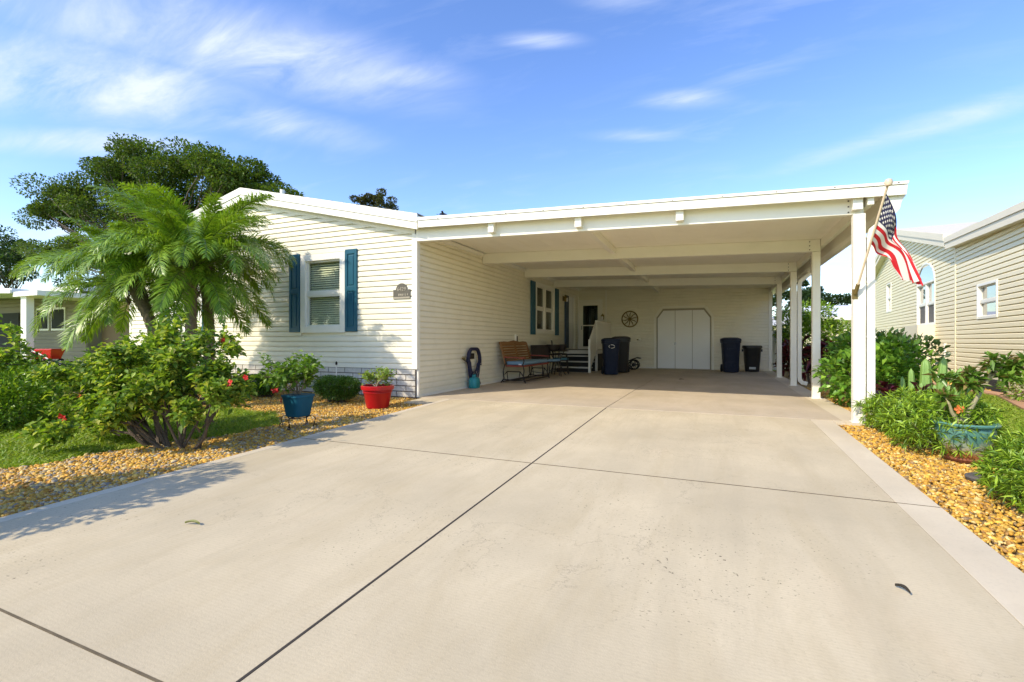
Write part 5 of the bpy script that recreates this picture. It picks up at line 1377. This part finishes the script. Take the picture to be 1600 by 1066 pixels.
def metal_chair(loc, rz, label, back_mat, cush, w=0.50, hb=0.86):
    c = empty('patio_chair', loc, label, 'chair', 'patio chairs beside the steps', rz)
    for sx in (-1, 1):
        q = MB(); q.tube([(sx * w / 2, -0.24, 0.0), (sx * w / 2, -0.22, 0.22), (sx * w / 2, -0.20, 0.42), (sx * w / 2, -0.19, 0.58)], 0.014, 7); q.obj('leg', M['iron'], c, True)
        q = MB(); q.tube([(sx * w / 2, 0.28, 0.0), (sx * w / 2, 0.23, 0.25), (sx * w / 2, 0.21, 0.42), (sx * w / 2, 0.27, hb)], 0.014, 7); q.obj('leg', M['iron'], c, True)
        q = MB(); q.tube([(sx * w / 2, -0.22, 0.6), (sx * w / 2, 0.0, 0.62), (sx * w / 2, 0.23, 0.6)], 0.018, 7); q.obj('armrest', M['iron'], c, True)
        q = MB(); q.tube([(sx * w / 2, -0.22, 0.12), (sx * w / 2, 0.24, 0.14)], 0.010, 6); q.obj('stretcher', M['iron'], c)
    q = MB(); q.box((-w / 2, -0.22, 0.40), (w / 2, 0.22, 0.425)); q.obj('seat', M['iron'], c)
    q = MB(); q.box((-w / 2 + 0.02, -0.23, 0.427), (w / 2 - 0.02, 0.20, 0.49)); q.obj('seat_cushion', M[cush], c, bevel=0.025)
    q = MB()
    for k in range(9):
        x = -w / 2 + w * k / 8
        q.tube([(x, 0.215, 0.46), (x, 0.27, hb)], 0.007, 5)
    for k in range(8):
        z = 0.50 + (hb - 0.50) * k / 7; y = 0.22 + 0.05 * (z - 0.46) / 0.4
        q.tube([(-w / 2, y, z), (w / 2, y, z)], 0.011, 5)
    q.obj('back_lattice', M[back_mat], c)
    q = MB(); q.hexa([(-w / 2, 0.226, 0.50), (w / 2, 0.226, 0.50), (w / 2, 0.234, 0.50), (-w / 2, 0.234, 0.50), (-w / 2, 0.272, hb), (w / 2, 0.272, hb), (w / 2, 0.280, hb), (-w / 2, 0.280, hb)]); q.obj('back_panel', M['wicker'], c)
    return c
metal_chair((0.52, 5.62, 0.005), rad(62), 'dark lattice backed patio chair next to the glider bench', 'wicker', 'cushion', 0.7, 0.88)
metal_chair((0.55, 6.85, 0.005), rad(110), 'black iron patio chair with teal cushion nearest the steps', 'iron', 'teal_cushion', 0.5, 1.02)
tbp = empty('bistro_table', (0.62, 6.28, 0.005), 'small round black bistro table beside the patio chairs', 'table')
q = MB(); q.lathe([(0.0, 0.70), (0.34, 0.70), (0.35, 0.715), (0.34, 0.73), (0.0, 0.735)], 28); q.obj('table_top', M['iron'], tbp, True)
for k in range(4):
    a = k * math.pi / 2 + 0.6
    q = MB(); q.tube([(0.26 * math.cos(a), 0.26 * math.sin(a), 0.0), (0.06 * math.cos(a), 0.06 * math.sin(a), 0.38), (0.22 * math.cos(a), 0.22 * math.sin(a), 0.70)], 0.012, 6); q.obj('leg', M['iron'], tbp, True)
for i, (x, y, s_, lb) in enumerate(((0.55, 6.12, 1.0, 'dark woven basket on the bistro table, nearer the bench'), (0.70, 6.42, 0.9, 'dark woven basket on the bistro table, nearer the steps'))):
    b_ = empty('basket', (x, y, 0.74), lb, 'basket', 'woven baskets on the bistro table')
    q = MB(); q.lathe([(0.0, 0), (0.13 * s_, 0), (0.17 * s_, 0.06), (0.18 * s_, 0.15), (0.165 * s_, 0.155), (0.15 * s_, 0.05), (0.0, 0.03)], 18); q.obj('basket_body', M['wicker'], b_, True)
    q = MB(); q.tube([(0.178 * s_ * math.cos(t), 0.178 * s_ * math.sin(t), 0.155) for t in np.linspace(0, 2 * math.pi, 19)[:-1]], 0.014, 6, closed=True); q.obj('basket_rim', M['wicker'], b_, True)

# entry steps with landing and railing
es = empty('entry_steps', (0.05, 7.55, 0), 'white edged steps and landing up to the carport door', 'steps')
es.location = (0, 0, 0)
for k in range(3):
    z = 0.175 * (k + 1); y0 = 7.62 + 0.28 * k
    q = MB(); q.box((0.08, y0 - 0.03, z - 0.035), (1.30, y0 + 0.27, z)); q.obj('tread', M['tread'], es, bevel=0.005)
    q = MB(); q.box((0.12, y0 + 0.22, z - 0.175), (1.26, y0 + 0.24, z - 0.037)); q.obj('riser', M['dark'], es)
q = MB(); q.box((0.05, 8.44, 0.58), (1.32, 10.85, 0.70)); q.obj('landing', M['tread'], es)
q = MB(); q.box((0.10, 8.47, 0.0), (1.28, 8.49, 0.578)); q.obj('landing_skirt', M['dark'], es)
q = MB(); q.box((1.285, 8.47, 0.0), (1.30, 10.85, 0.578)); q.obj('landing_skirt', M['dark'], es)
rl = MB(); rl.box((1.25, 7.54, 0.005), (1.32, 7.62, 1.06)); rl.box((1.25, 8.46, 0.005), (1.32, 8.54, 1.70))
rail = rl.obj('railing', M['white'], es)
n = 9
for k in range(n):
    y = 7.64 + (8.44 - 7.64) * k / (n - 1); t = (y - 7.58) / (8.5 - 7.58)
    q = MB(); q.box((1.268, y - 0.042, 0.10 + 0.55 * t), (1.298, y + 0.042, 1.0 + 0.62 * t)); q.obj('baluster', M['white'], rail)
q = MB(); q.hexa([(1.255, 7.60, 1.0), (1.315, 7.60, 1.0), (1.315, 8.50, 1.61), (1.255, 8.50, 1.61), (1.255, 7.60, 1.05), (1.315, 7.60, 1.05), (1.315, 8.50, 1.68), (1.255, 8.50, 1.68)]); q.obj('handrail', M['white'], rail)
q = MB(); q.box((1.255, 8.54, 1.61), (1.315, 10.80, 1.68)); q.obj('handrail', M['white'], rail)
for k in range(20):
    y = 8.60 + k * 0.112
    q = MB(); q.box((1.268, y - 0.042, 0.74), (1.298, y + 0.042, 1.61)); q.obj('baluster', M['white'], rail)
q = MB(); q.box((0.15, 8.50, 0.702), (1.20, 9.1, 0.722)); setp(q.obj('door_mat', M['mat']), 'dark brown mat at the edge of the entry landing', 'mat')

# bins
def wheeled_bin(loc, rz, label, mat, h_=1.08, w=0.56, d_=0.60, group='wheeled bins in the carport'):
    b = empty('wheeled_bin', loc, label, 'bin', group, rz)
    r = w / 2
    q = MB(); q.lathe([(0.0, 0.02), (r * 0.76, 0.02), (r * 0.80, 0.06), (r * 0.97, h_ * 0.82), (r * 0.99, h_ * 0.84), (r * 1.06, h_ * 0.85), (r * 1.06, h_ * 0.90), (r * 1.0, h_ * 0.91)], 32, pw=5.0, sy=d_ / w); q.obj('bin_body', mat, b, True, angle=35)
    q = MB(); q.lathe([(r * 1.08, h_ * 0.905), (r * 1.10, h_ * 0.925), (r * 1.04, h_ * 0.965), (r * 0.7, h_ * 0.995), (0.0, h_)], 32, pw=5.0, sy=d_ / w); q.obj('lid', mat, b, True)
    q = MB(); q.tube([(-r * 0.8, d_ / 2 + 0.0, h_ * 0.86), (-r * 0.8, d_ / 2 + 0.09, h_ * 0.88), (r * 0.8, d_ / 2 + 0.09, h_ * 0.88), (r * 0.8, d_ / 2, h_ * 0.86)], 0.018, 7); q.obj('handle', mat, b, True)
    for sx in (-1, 1):
        q = MB(); q.lathe([(0.0, 0), (0.11, 0.0), (0.125, 0.015), (0.125, 0.045), (0.11, 0.06), (0.0, 0.06)], 18); wv = q.obj('wheel', M['rubber'], b, True, loc=(sx * (r * 0.80) - 0.03 + (0.02 if sx > 0 else -0.02), d_ / 2 - 0.04, 0.125), rot=(0, rad(90), 0))
    q = MB(); q.box((-r * 0.45, -d_ / 2 * 0.99 - 0.012, h_ * 0.66), (r * 0.45, -d_ / 2 * 0.90, h_ * 0.69)); q.obj('lift_bar', mat, b)
    return b
wheeled_bin((2.06, 7.02, 0.005), rad(18), 'navy wheeled recycling bin with pale marking by the entry steps', M['navybin'], 1.10, 0.50, 0.56)
bn = [o for o in COL.objects if o.name == 'wheeled_bin'][0]
ar = MB(); ring = []
for (a0, a1) in ((0.2, 1.9), (2.3, 4.0), (4.4, 6.1)):
    pts = [(0.055 * math.cos(a) * 1.5, -0.283, 0.845 + 0.05 * math.sin(a)) for a in np.linspace(a0, a1, 8)]
    ar.tube(pts, 0.008, 5)
ar.obj('recycling_arrows', M['white'], bn)
wheeled_bin((2.16, 8.15, 0.005), rad(10), 'black wheeled bin behind the navy recycling bin', M['blackbin'], 1.16, 0.56, 0.62)
wheeled_bin((5.38, 9.55, 0.005), rad(4), 'tall dark navy wheeled bin right of the grey double door', M['navybin'], 1.12, 0.56, 0.6)
tc_ = empty('trash_can', (6.03, 10.1, 0.005), 'low dark bin with black liner near the right back corner', 'bin')
q = MB(); q.lathe([(0.0, 0.02), (0.20, 0.02), (0.21, 0.05), (0.265, 0.78), (0.28, 0.80)], 28, pw=3.5); q.obj('can_body', M['bag'], tc_, True)
q = MB(); q.lathe([(0.285, 0.76), (0.295, 0.80), (0.29, 0.85), (0.26, 0.86), (0.25, 0.80)], 28, pw=3.5); q.obj('can_rim', M['blackbin'], tc_, True)
q = MB(); q.box((-0.09, -0.275, 0.10), (0.09, -0.22, 0.17)); q.obj('foot_notch', M['steel'], tc_)
for sx in (-1, 1):
    q = MB(); q.box((sx * 0.28 - 0.02, -0.05, 0.66), (sx * 0.28 + 0.02, 0.05, 0.74)); q.obj('handle', M['blackbin'], tc_)
hc = empty('hose_reel_cart', (2.30, 9.9, 0.005), 'small black wheeled cart against the storage wall behind the bins', 'cart')
for y in (-0.16, 0.16):
    q = MB(); q.tube([(0.16 * math.cos(a), y, 0.17 + 0.16 * math.sin(a)) for a in np.linspace(0, 2 * math.pi, 21)[:-1]], 0.022, 7, closed=True)
    for k in range(5):
        a = k * 2 * math.pi / 5; q.tube([(0, y, 0.17), (0.16 * math.cos(a), y, 0.17 + 0.16 * math.sin(a))], 0.012, 5)
    q.obj('wheel', M['rubber'], hc, True)
q = MB(); q.tube([(0, -0.18, 0.17), (0, 0.18, 0.17)], 0.06, 10); q.obj('axle', M['blackbin'], hc)
q = MB(); q.tube([(-0.2, -0.1, 0.30), (0.1, -0.1, 0.42), (0.22, -0.1, 0.40), (0.22, 0.1, 0.40), (0.1, 0.1, 0.42), (-0.2, 0.1, 0.30)], 0.02, 7); q.obj('handle', M['blackbin'], hc, True)

# round metal wall ornament
wo = empty('wall_ornament', (2.0, 10.855, 1.83), 'round bronze sunburst wheel ornament on the storage room wall', 'ornament')
q = MB(); q.tube([(0.29 * math.cos(a), 0, 0.29 * math.sin(a)) for a in np.linspace(0, 2 * math.pi, 37)[:-1]], 0.024, 7, closed=True); q.obj('outer_ring', M['brass'], wo, True)
for k in range(10):
    a = 2 * math.pi * k / 10 + 0.15
    q = MB(); q.tube([(0.03 * math.cos(a), -0.01, 0.03 * math.sin(a)), (0.17 * math.cos(a + 0.12), -0.02, 0.17 * math.sin(a + 0.12)), (0.28 * math.cos(a), 0, 0.28 * math.sin(a))], [0.014, 0.018, 0.008], 6); q.obj('spoke', M['brass'], wo, True)
q = MB(); q.lathe([(0.0, 0), (0.06, 0.0), (0.05, 0.03), (0.0, 0.045)], 14); q.obj('hub', M['brass'], wo, True, rot=(rad(90), 0, 0))
def lantern(loc, label, rz=0.0):
    l = empty('wall_lantern', loc, label, 'lamp', None, rz)
    q = MB(); q.box((-0.04, -0.02, -0.09), (0.04, 0.0, 0.09)); q.obj('back_plate', M['brass'], l)
    q = MB(); q.lathe([(0.025, -0.12), (0.055, -0.09), (0.065, 0.05), (0.02, 0.10), (0.0, 0.13)], 8); q.obj('shade', M['brass'], l, loc=(0, -0.09, 0))
    q = MB(); q.lathe([(0.0, -0.10), (0.035, -0.09), (0.04, 0.02), (0.0, 0.05)], 10); q.obj('glass_body', M['flag_white'], l, True, loc=(0, -0.15, -0.02))
lantern((0.99, 10.86, 1.93), 'small brass wall lantern beside the storm door')
lantern((0.03, 8.80, 2.50), 'dark wall lantern left of the blue panel by the entry door', rad(90))
sp_ = empty('wall_spigot', (2.36, 10.86, 1.06), 'small pale wall fitting above the black cart', 'fitting')
q = MB(); q.lathe([(0.0, 0), (0.05, 0), (0.05, 0.02), (0.03, 0.06), (0.0, 0.065)], 12); q.obj('fitting_body', M['white'], sp_, True, rot=(rad(90), 0, 0))
q = MB(); q.tube([(-0.10, 0, 0.0), (0.0, -0.03, 0.0)], 0.018, 7); q.obj('valve', M['brass'], sp_)
q = MB(); q.prism([(0, 0, 0), (0.09, 0.01, 0.004), (0.13, 0.04, 0), (0.05, 0.05, 0.01)], (0, 0, 0.006)); setp(q.obj('fallen_leaf', M['drygreen'], loc=(4.05, 6.0, 0.006)), 'dark leaf lying on the shaded carport floor', 'leaf')
def fallen(loc, L_, rz, mat, label):
    mb = MB()
    pts = []
    for i in range(7):
        t = i / 6; w = 0.22 * L_ * math.sin(math.pi * min(1, t * 0.95 + 0.03)); z = 0.012 * math.sin(3 * t) + 0.004
        pts += [(t * L_, w * 0.5, z + 0.012), (t * L_, 0, z), (t * L_, -w * 0.5, z + 0.010)]
    fs = []
    for i in range(6):
        for k in range(2): fs.append((i * 3 + k, i * 3 + k + 1, i * 3 + 3 + k + 1, i * 3 + 3 + k))
    mb.add(pts, fs)
    setp(mb.obj('fallen_leaf', mat, loc=loc, rot=(0, 0, rz)), label, 'leaf')
fallen((5.68, -4.43, gz(-4.45) + 0.003), 0.075, rad(-60), M['drygreen'], 'curled black dead leaf on the near right driveway')
fallen((1.86, -5.2, gz(-5.2) + 0.003), 0.11, rad(12), M['greenleaf'], 'small olive leaf lying on the near left driveway')

# ------------------------------------------------------------------ flag on the front post
fp = empty('flag_pole', (6.50, -0.12, 1.585), 'pale wooden flag pole in a bracket on the front carport post', 'flag pole')
A = Vector((0.0, -0.02, 0.0)); Bp = Vector((0.155, -0.62, 1.115))
q = MB(); q.tube([A, Bp], 0.0125, 10); q.obj('pole', M['pole'], fp, True)
q = MB(); q.lathe([(0.0, -0.045), (0.03, -0.035), (0.042, 0.0), (0.03, 0.032), (0.0, 0.042)], 18); q.obj('finial', M['pole'], fp, True, loc=Bp + Vector((0.006, -0.02, 0.04)))
q = MB(); q.tube([A + (Bp - A) * 0.0, A + (Bp - A) * 0.10], 0.022, 10); q.box((-0.03, -0.008, -0.06), (0.03, 0.0, 0.06)); q.obj('bracket', M['brass'], fp, True)
flag = empty('flag', (6.50, -0.12, 1.585), 'limp red white and blue stars and stripes flag hanging from the pole', 'flag')
P0 = A.lerp(Bp, 0.955); P1 = A.lerp(Bp, 0.50)
NU, NV = 72, 52
Rv = Vector((math.cos(YAW), math.sin(YAW), 0)); Fv = Vector((-math.sin(YAW), math.cos(YAW), 0))
def flag_pt(u, v):
    """u along the fly, v down the hoist: cloth falls from the pole in two soft folds"""
    h0 = P0.lerp(P1, v)
    tx = np.interp(u, [0, .2, .42, .7, 1.0], [0, 0.085, 0.215, 0.34, 0.43]); tz = np.interp(u, [0, .2, .42, .7, 1.0], [0, -0.14, -0.37, -0.72, -1.03])
    bx = np.interp(u, [0, .2, .38, .62, 1.0], [0, 0.15, 0.25, 0.31, 0.385]); bz = np.interp(u, [0, .2, .38, .62, 1.0], [0, -0.085, -0.15, -0.27, -0.40])
    # lower edge is measured from the lower hoist corner
    x = tx * (1 - v) + bx * v; z = tz * (1 - v) + bz * v
    k = u - 0.36 + 0.25 * (v - 0.5)
    fold = 0.10 * math.exp(-(k / 0.13) ** 2) + 0.06 * math.sin(v * 8.0 + 0.5) * min(1, u * 1.6) + 0.05 * math.sin(v * 15 + u * 3) * u
    return h0 + Rv * float(x) + Vector((0, 0, float(z))) + Fv * fold + Rv * (0.020 * math.sin(v * 12) * u)
vv = [flag_pt(i / NU, j / NV) for j in range(NV + 1) for i in range(NU + 1)]
ff, mi = [], []
for j in range(NV):
    stripe = int(13 * (j + 0.5) / NV)
    for i in range(NU):
        a = j * (NU + 1) + i; ff.append((a, a + 1, a + NU + 2, a + NU + 1))
        can = (i + 0.5) / NU < 0.40 and stripe < 7
        mi.append(2 if can else (0 if stripe % 2 == 0 else 1))
mb = MB(); mb.v = [tuple(p) for p in vv]; mb.f = ff; mb.m = mi
fc_ = mb.obj('cloth', [M['flag_red'], M['flag_white'], M['flag_blue']], flag, True, angle=180)
sb = MB()
def fn(u, v):
    e = 0.004
    du = flag_pt(min(1, u + e), v) - flag_pt(u - e if u > e else u, v); dv = flag_pt(u, min(1, v + e)) - flag_pt(u, v - e if v > e else v)
    return du.cross(dv).normalized()
for r in range(9):
    for c in range(11):
        if (r + c) % 2: continue
        u = 0.40 * (c + 1) / 12; v = 7 / 13 * (r + 1) / 10
        for sg in (1, -1):
            nn_ = fn(u, v) * 0.003 * sg; ctr = flag_pt(u, v) + nn_; pts = [ctr]
            for k in range(10):
                rr_ = 0.021 if k % 2 == 0 else 0.009
                a = 2 * math.pi * k / 10 + math.pi / 2
                pts.append(flag_pt(max(0.001, u + rr_ * math.cos(a) / 1.05), max(0.001, v + rr_ * math.sin(a) / 0.60)) + nn_)
            sb.add(pts, [(0, k + 1, (k + 1) % 10 + 1) for k in range(10)])
sb.obj('stars', M['flag_white'], flag)

# ------------------------------------------------------------------ right neighbour (tan house)
nb = empty('tan_house', (0, 0, 0), 'tan sided neighbouring house with arched window right of the carport', 'house')
na = rad(5.8); NO = (10.5, 8.16, 0); NU_ = (math.sin(na), math.cos(na), 0); NN = (-math.cos(na), math.sin(na), 0)
def nlim_main(z):
    # gable part: from the corner seam (s=0) to the far end (s=11.3), peak 4.88 at s=6.4
    a = 0.05 if z < 3.42 else 0.05 + (z - 3.42) / (4.86 - 3.42) * 6.35
    b = 11.25 if z < 3.78 else 11.25 - (z - 3.78) / (4.86 - 3.78) * 4.85
    return (a, b)
nh = [(-2.55, -1.50, 1.52, 2.24), (1.72, 3.60, 1.50, 2.74), (7.45, 8.25, 2.17, 3.28)]
nh_s = [(a - 0.03, b + 0.03, c - 0.03, d_ + 0.03) for a, b, c, d_ in nh] + [(1.74, 3.58, 2.70, 3.02), (1.98, 3.34, 3.02, 3.2)]
nw = wall_backing(NO, NU_, NN, -9, 11.3, -0.1, 3.2, nh, M['nb_siding'], 'side_wall', nb, poly=[(0, 3.2), (11.3, 3.2), (11.3, 3.75), (6.4, 4.86), (0, 3.42)])
siding(nw, NO, NU_, NN, 0.10, 4.80, nlim_main, nh_s, h=0.108, mat=M['nb_siding'], out=0.040)
siding(nw, NO, NU_, NN, 0.10, 3.40, lambda z: (-9.0 if z < 3.0 else -9 + (z - 3.0) * 22, -0.03), [h for h in nh_s], h=0.108, mat=M['nb_siding'], out=0.040)
def nbox(u0, u1, z0, z1, n0, n1, name, mat, parent):
    q = MB(); framed(q, NO, NU_, NN, u0, u1, z0, z1, n0, n1); return q.obj(name, mat, parent)
nbox(-0.028, 0.048, 0.0, 3.42, 0.0, 0.046, 'seam_trim', M['nb_siding'], nw)
nbox(11.25, 11.33, 0.0, 3.75, 0.0, 0.034, 'corner_trim', M['nb_siding'], nw)
nbox(0.72, 0.78, 0.0, 0.95, 0.026, 0.08, 'conduit', M['white'], nw)
window(nb, NO, NU_, NN, *nh[0], blinds=False, fw=0.03, glass='glass_sky', sf=0.018)
window(nb, NO, NU_, NN, *nh[2], blinds=False, fw=0.03, glass='glass_sky', sf=0.018)
aw = window(nb, NO, NU_, NN, *nh[1], blinds=False, cols=2, fw=0.03, glass='glass_sky', sf=0.018)
for (a, b) in ((1.80, 2.60), (2.72, 3.52)):
    nbox(a, b, 1.56, 2.06, -0.022, -0.016, 'insect_screen', M['screen'], aw)
# arched head over the tall window
arc = MB(); arcin = []
for k in range(15):
    a = math.pi * k / 14
    arcin.append((2.66 + 0.88 * math.cos(a), 2.74 + 0.56 * math.sin(a)))
q = MB(); q.prism([Vector(NO) + Vector(NU_) * u + Vector(NN) * 0.030 + Vector((0, 0, z)) for u, z in arcin], Vector(NN) * 0.006); q.obj('arched_pane', M['glass_sky'], aw)
q = MB(); q.prism([Vector(NO) + Vector(NU_) * u + Vector(NN) * 0.003 + Vector((0, 0, z)) for u, z in arcin], Vector(NN) * 0.024); q.obj('arch_backing', M['dark'], aw)
for (u0, z0), (u1, z1) in zip(arcin[:-1], arcin[1:]):
    o0 = Vector((u0 - 2.66, z0 - 2.74)); o1 = Vector((u1 - 2.66, z1 - 2.74))
    k = 1.09
    q = MB(); q.prism([Vector(NO) + Vector(NU_) * (2.66 + a.x * s_) + Vector(NN) * 0.026 + Vector((0, 0, 2.74 + a.y * s_)) for a, s_ in ((o0, 1), (o1, 1), (o1, k), (o0, k))], Vector(NN) * 0.03); q.obj('arch_trim', M['white'], aw)
nbox(1.72, 3.40, -0.05, 1.47, 0.02, 0.42, 'bump_out', M['nb_panel'], nb)
# roof: gable and the lower slope
M['nb_roof'] = paint('pale_beige_shingle', (0.60, 0.56, 0.47), 0.9, 0.12, 10, 0.4, 40)
def nroof(pts, name, th=0.22, oh=0.45, mat=M['nb_roof'], fm=M['nb_panel']):
    r_ = MB(); ring = [Vector(NO) + Vector(NU_) * s_ + Vector(NN) * oh + Vector((0, 0, z)) for s_, z in pts]
    for a, b in zip(ring[:-1], ring[1:]):
        r_.prism([a + Vector((0, 0, 0.10)), b + Vector((0, 0, 0.10)), b + Vector((0, 0, th)), a + Vector((0, 0, th))], -Vector(NN) * 10)
    ro = r_.obj('roof', mat, nb)
    for a, b in zip(ring[:-1], ring[1:]):
        f_ = MB(); f_.prism([a + Vector((0, 0, -0.04)), b + Vector((0, 0, -0.04)), b + Vector((0, 0, 0.11)), a + Vector((0, 0, 0.11))], Vector(NN) * 0.03); f_.obj('fascia_board', fm, ro)
        d2 = MB(); d2.prism([a + Vector((0, 0, 0.115)), b + Vector((0, 0, 0.115)), b + Vector((0, 0, th + 0.01)), a + Vector((0, 0, th + 0.01))], Vector(NN) * 0.055); d2.obj('drip_edge', M['nb_panel'], ro)
        so = MB(); so.prism([a + Vector((0, 0, -0.02)), b + Vector((0, 0, -0.02)), b + Vector((0, 0, 0.0)), a + Vector((0, 0, 0.0))], -Vector(NN) * (oh - 0.03)); so.obj('soffit', fm, ro)
nroof([(0.0, 3.43), (6.4, 4.87), (11.65, 3.68)], 'roof', 0.28, 0.22)
nroof([(-9.2, 2.95), (-0.05, 3.36)], 'roof', 0.24, 0.22)
q = MB(); q.box((10.11, 5.3, 0.0), (10.22, 7.9, 0.22)); q.obj('crawl_vent', M['dark'], nb)

# building beyond, seen between the posts and the tan house
bb = empty('back_building', (0, 0, 0), 'low cream building with white metal roof beyond the bushes', 'building')
q = MB(); q.box((10.2, 26.2, 0), (24, 34, 2.35)); q.obj('wall', M['nb_siding'], bb)
q = MB(); q.prism([(9.6, 25.7, 2.42), (9.6, 30, 3.35), (9.6, 35, 2.42), (9.6, 35, 2.32), (9.6, 25.7, 2.32)], (15, 0, 0)); q.obj('roof', M['roofwhite'], bb)
q = MB(); q.box((9.6, 25.62, 2.22), (24.6, 25.69, 2.45)); q.obj('fascia_board', M['white'], bb)
for x in (12.4, 15.5):
    q = MB(); q.box((x, 26.15, 0.9), (x + 1.0, 26.19, 1.9)); q.obj('window', M['glass_sky'], bb)
b2 = empty('back_building', (0, 0, 0), 'white roofed building far behind the carport end', 'building')
q = MB(); q.box((4.0, 31.0, 0), (10.0, 38, 2.1)); q.obj('wall', M['nb_siding'], b2)
q = MB(); q.prism([(3.6, 30.6, 2.1), (3.6, 34.5, 2.9), (3.6, 38.4, 2.1)], (6.8, 0, 0)); q.obj('roof', M['roofwhite'], b2)
uc = empty('utility_cabinet', (7.05, 11.7, 0), 'grey cabinet standing behind the storage room corner', 'cabinet')
q = MB(); q.box((-0.25, 0, 0), (0.25, 0.5, 1.35)); q.obj('cabinet_body', M['grey_door'], uc, bevel=0.01)
q = MB(); q.box((-0.27, -0.02, 1.35), (0.27, 0.52, 1.39)); q.obj('cabinet_top', M['grey_door'], uc)

# ------------------------------------------------------------------ left neighbour with carport and red car
ln = empty('white_bungalow', (0, 0, 0), 'shaded bungalow with white carport behind the palm at left', 'house')
lx = -23.4
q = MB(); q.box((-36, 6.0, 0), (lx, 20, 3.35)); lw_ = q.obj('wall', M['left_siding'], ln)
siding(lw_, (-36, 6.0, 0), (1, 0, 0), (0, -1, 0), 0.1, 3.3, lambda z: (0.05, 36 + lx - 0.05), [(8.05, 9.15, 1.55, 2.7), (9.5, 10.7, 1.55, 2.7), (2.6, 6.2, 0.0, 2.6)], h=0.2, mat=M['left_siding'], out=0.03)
for a, b in ((-27.9, -26.9), (-26.45, -25.35)):
    q = MB(); q.box((a - 0.1, 5.93, 1.55), (b + 0.1, 5.985, 2.72)); w_ = q.obj('window', M['white'], ln)
    q = MB(); q.box((a, 5.90, 1.65), (b, 5.925, 2.62)); q.obj('pane', M['dark'], w_)
q = MB(); q.box((-33.3, 5.95, 0.0), (-29.9, 5.99, 2.55)); q.obj('dark_doorway', M['dark'], ln)
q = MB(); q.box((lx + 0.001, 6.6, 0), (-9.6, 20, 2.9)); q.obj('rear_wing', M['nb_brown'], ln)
q = MB(); q.prism([(-36.5, 5.3, 3.55), (-36.5, 12, 4.9), (-36.5, 20.5, 3.55), (-36.5, 20.5, 3.4), (-36.5, 5.3, 3.4)], (14.0, 0, 0)); q.obj('roof', M['roofwhite'], ln)
q = MB(); q.box((-36.5, 5.22, 3.28), (-22.4, 5.29, 3.62)); q.obj('fascia_board', M['white'], ln)
lc = empty('white_carport', (0, 0, 0), 'white carport roof on a post left of the palm', 'carport')
q = MB(); q.prism([(-36, 2.6, 3.55), (-21.55, 2.6, 2.98), (-21.55, 2.6, 3.17), (-36, 2.6, 3.74)], (0, 3.2, 0)); q.obj('roof', M['roofwhite'], lc)
q = MB(); q.prism([(-36, 2.53, 3.55), (-21.5, 2.53, 2.96), (-21.5, 2.53, 3.10), (-36, 2.53, 3.70)], (0, 0.06, 0)); q.obj('fascia_board', M['white'], lc)
for x in (-21.0, -28.5):
    q = MB(); q.box((x - 0.22, 2.75, -0.05), (x + 0.22, 3.0, 3.0 + (0.25 if x < -25 else 0))); q.obj('post', M['white'], lc, bevel=0.01)
q = MB(); q.box((-21.5, 2.62, 2.82), (-19.6, 5.6, 3.02)); q.obj('eave_return', M['white'], lc)

gcart = empty('garden_cart', (-20.15, 3.2, -0.05), 'small red garden cart beside the post of the left carport', 'cart', rz=rad(20)); gcart.scale = (0.7, 0.7, 0.85)
q = MB(); q.hexa([(-0.45, -0.30, 0.38), (0.45, -0.30, 0.38), (0.45, 0.30, 0.38), (-0.45, 0.30, 0.38), (-0.62, -0.42, 0.86), (0.62, -0.42, 0.86), (0.62, 0.42, 0.86), (-0.62, 0.42, 0.86)]); q.obj('tub', M['car_red'], gcart, bevel=0.03)
q = MB(); q.hexa([(-0.60, -0.40, 0.862), (0.60, -0.40, 0.862), (0.60, 0.40, 0.862), (-0.60, 0.40, 0.862), (-0.60, -0.40, 0.875), (0.60, -0.40, 0.875), (0.60, 0.40, 0.875), (-0.60, 0.40, 0.875)]); q.obj('tub_lid', M['car_red'], gcart)
for sx in (-0.38, 0.38):
    for sy in (-0.36, 0.36):
        q = MB(); q.lathe([(0.0, -0.05), (0.16, -0.05), (0.2, -0.03), (0.2, 0.03), (0.16, 0.05), (0.0, 0.05)], 18); wh = q.obj('wheel', M['rubber'], gcart, True, loc=(sx, sy, 0.2), rot=(rad(90), 0, 0))
        q = MB(); q.lathe([(0.0, -0.055), (0.11, -0.055), (0.11, 0.055), (0.0, 0.055)], 14); q.obj('rim', M['flag_white'], wh, True)
q = MB(); q.tube([(0.45, -0.46, 0.40), (0.0, -0.47, 0.62), (-0.55, -0.46, 0.80)], 0.03, 7); q.obj('handle', M['flag_white'], gcart, True)

# bird gliding above the roof
bd = empty('bird', (-4.4, 8.0, 5.72), 'small dark bird in flight above the carport roof', 'bird', rz=rad(20))
q = MB()
q.tube([(-0.10, 0, 0), (-0.05, 0, 0.01), (0.03, 0, 0.01), (0.12, 0, 0.0), (0.20, 0, -0.005)], [0.012, 0.035, 0.045, 0.03, 0.006], 8)
for sy in (-1, 1):
    q.add([(0.0, sy * 0.02, 0.015), (0.09, sy * 0.02, 0.015), (0.07, sy * 0.16, 0.07), (0.14, sy * 0.36, 0.04), (0.0, sy * 0.16, 0.075)], [(0, 1, 2, 4), (4, 2, 3)])
q.add([(-0.09, 0.01, 0.0), (-0.20, 0.045, 0.0), (-0.20, -0.045, 0.0), (-0.09, -0.01, 0.0)], [(0, 1, 2, 3)])
q.obj('bird_body', M['bird'], bd, True)
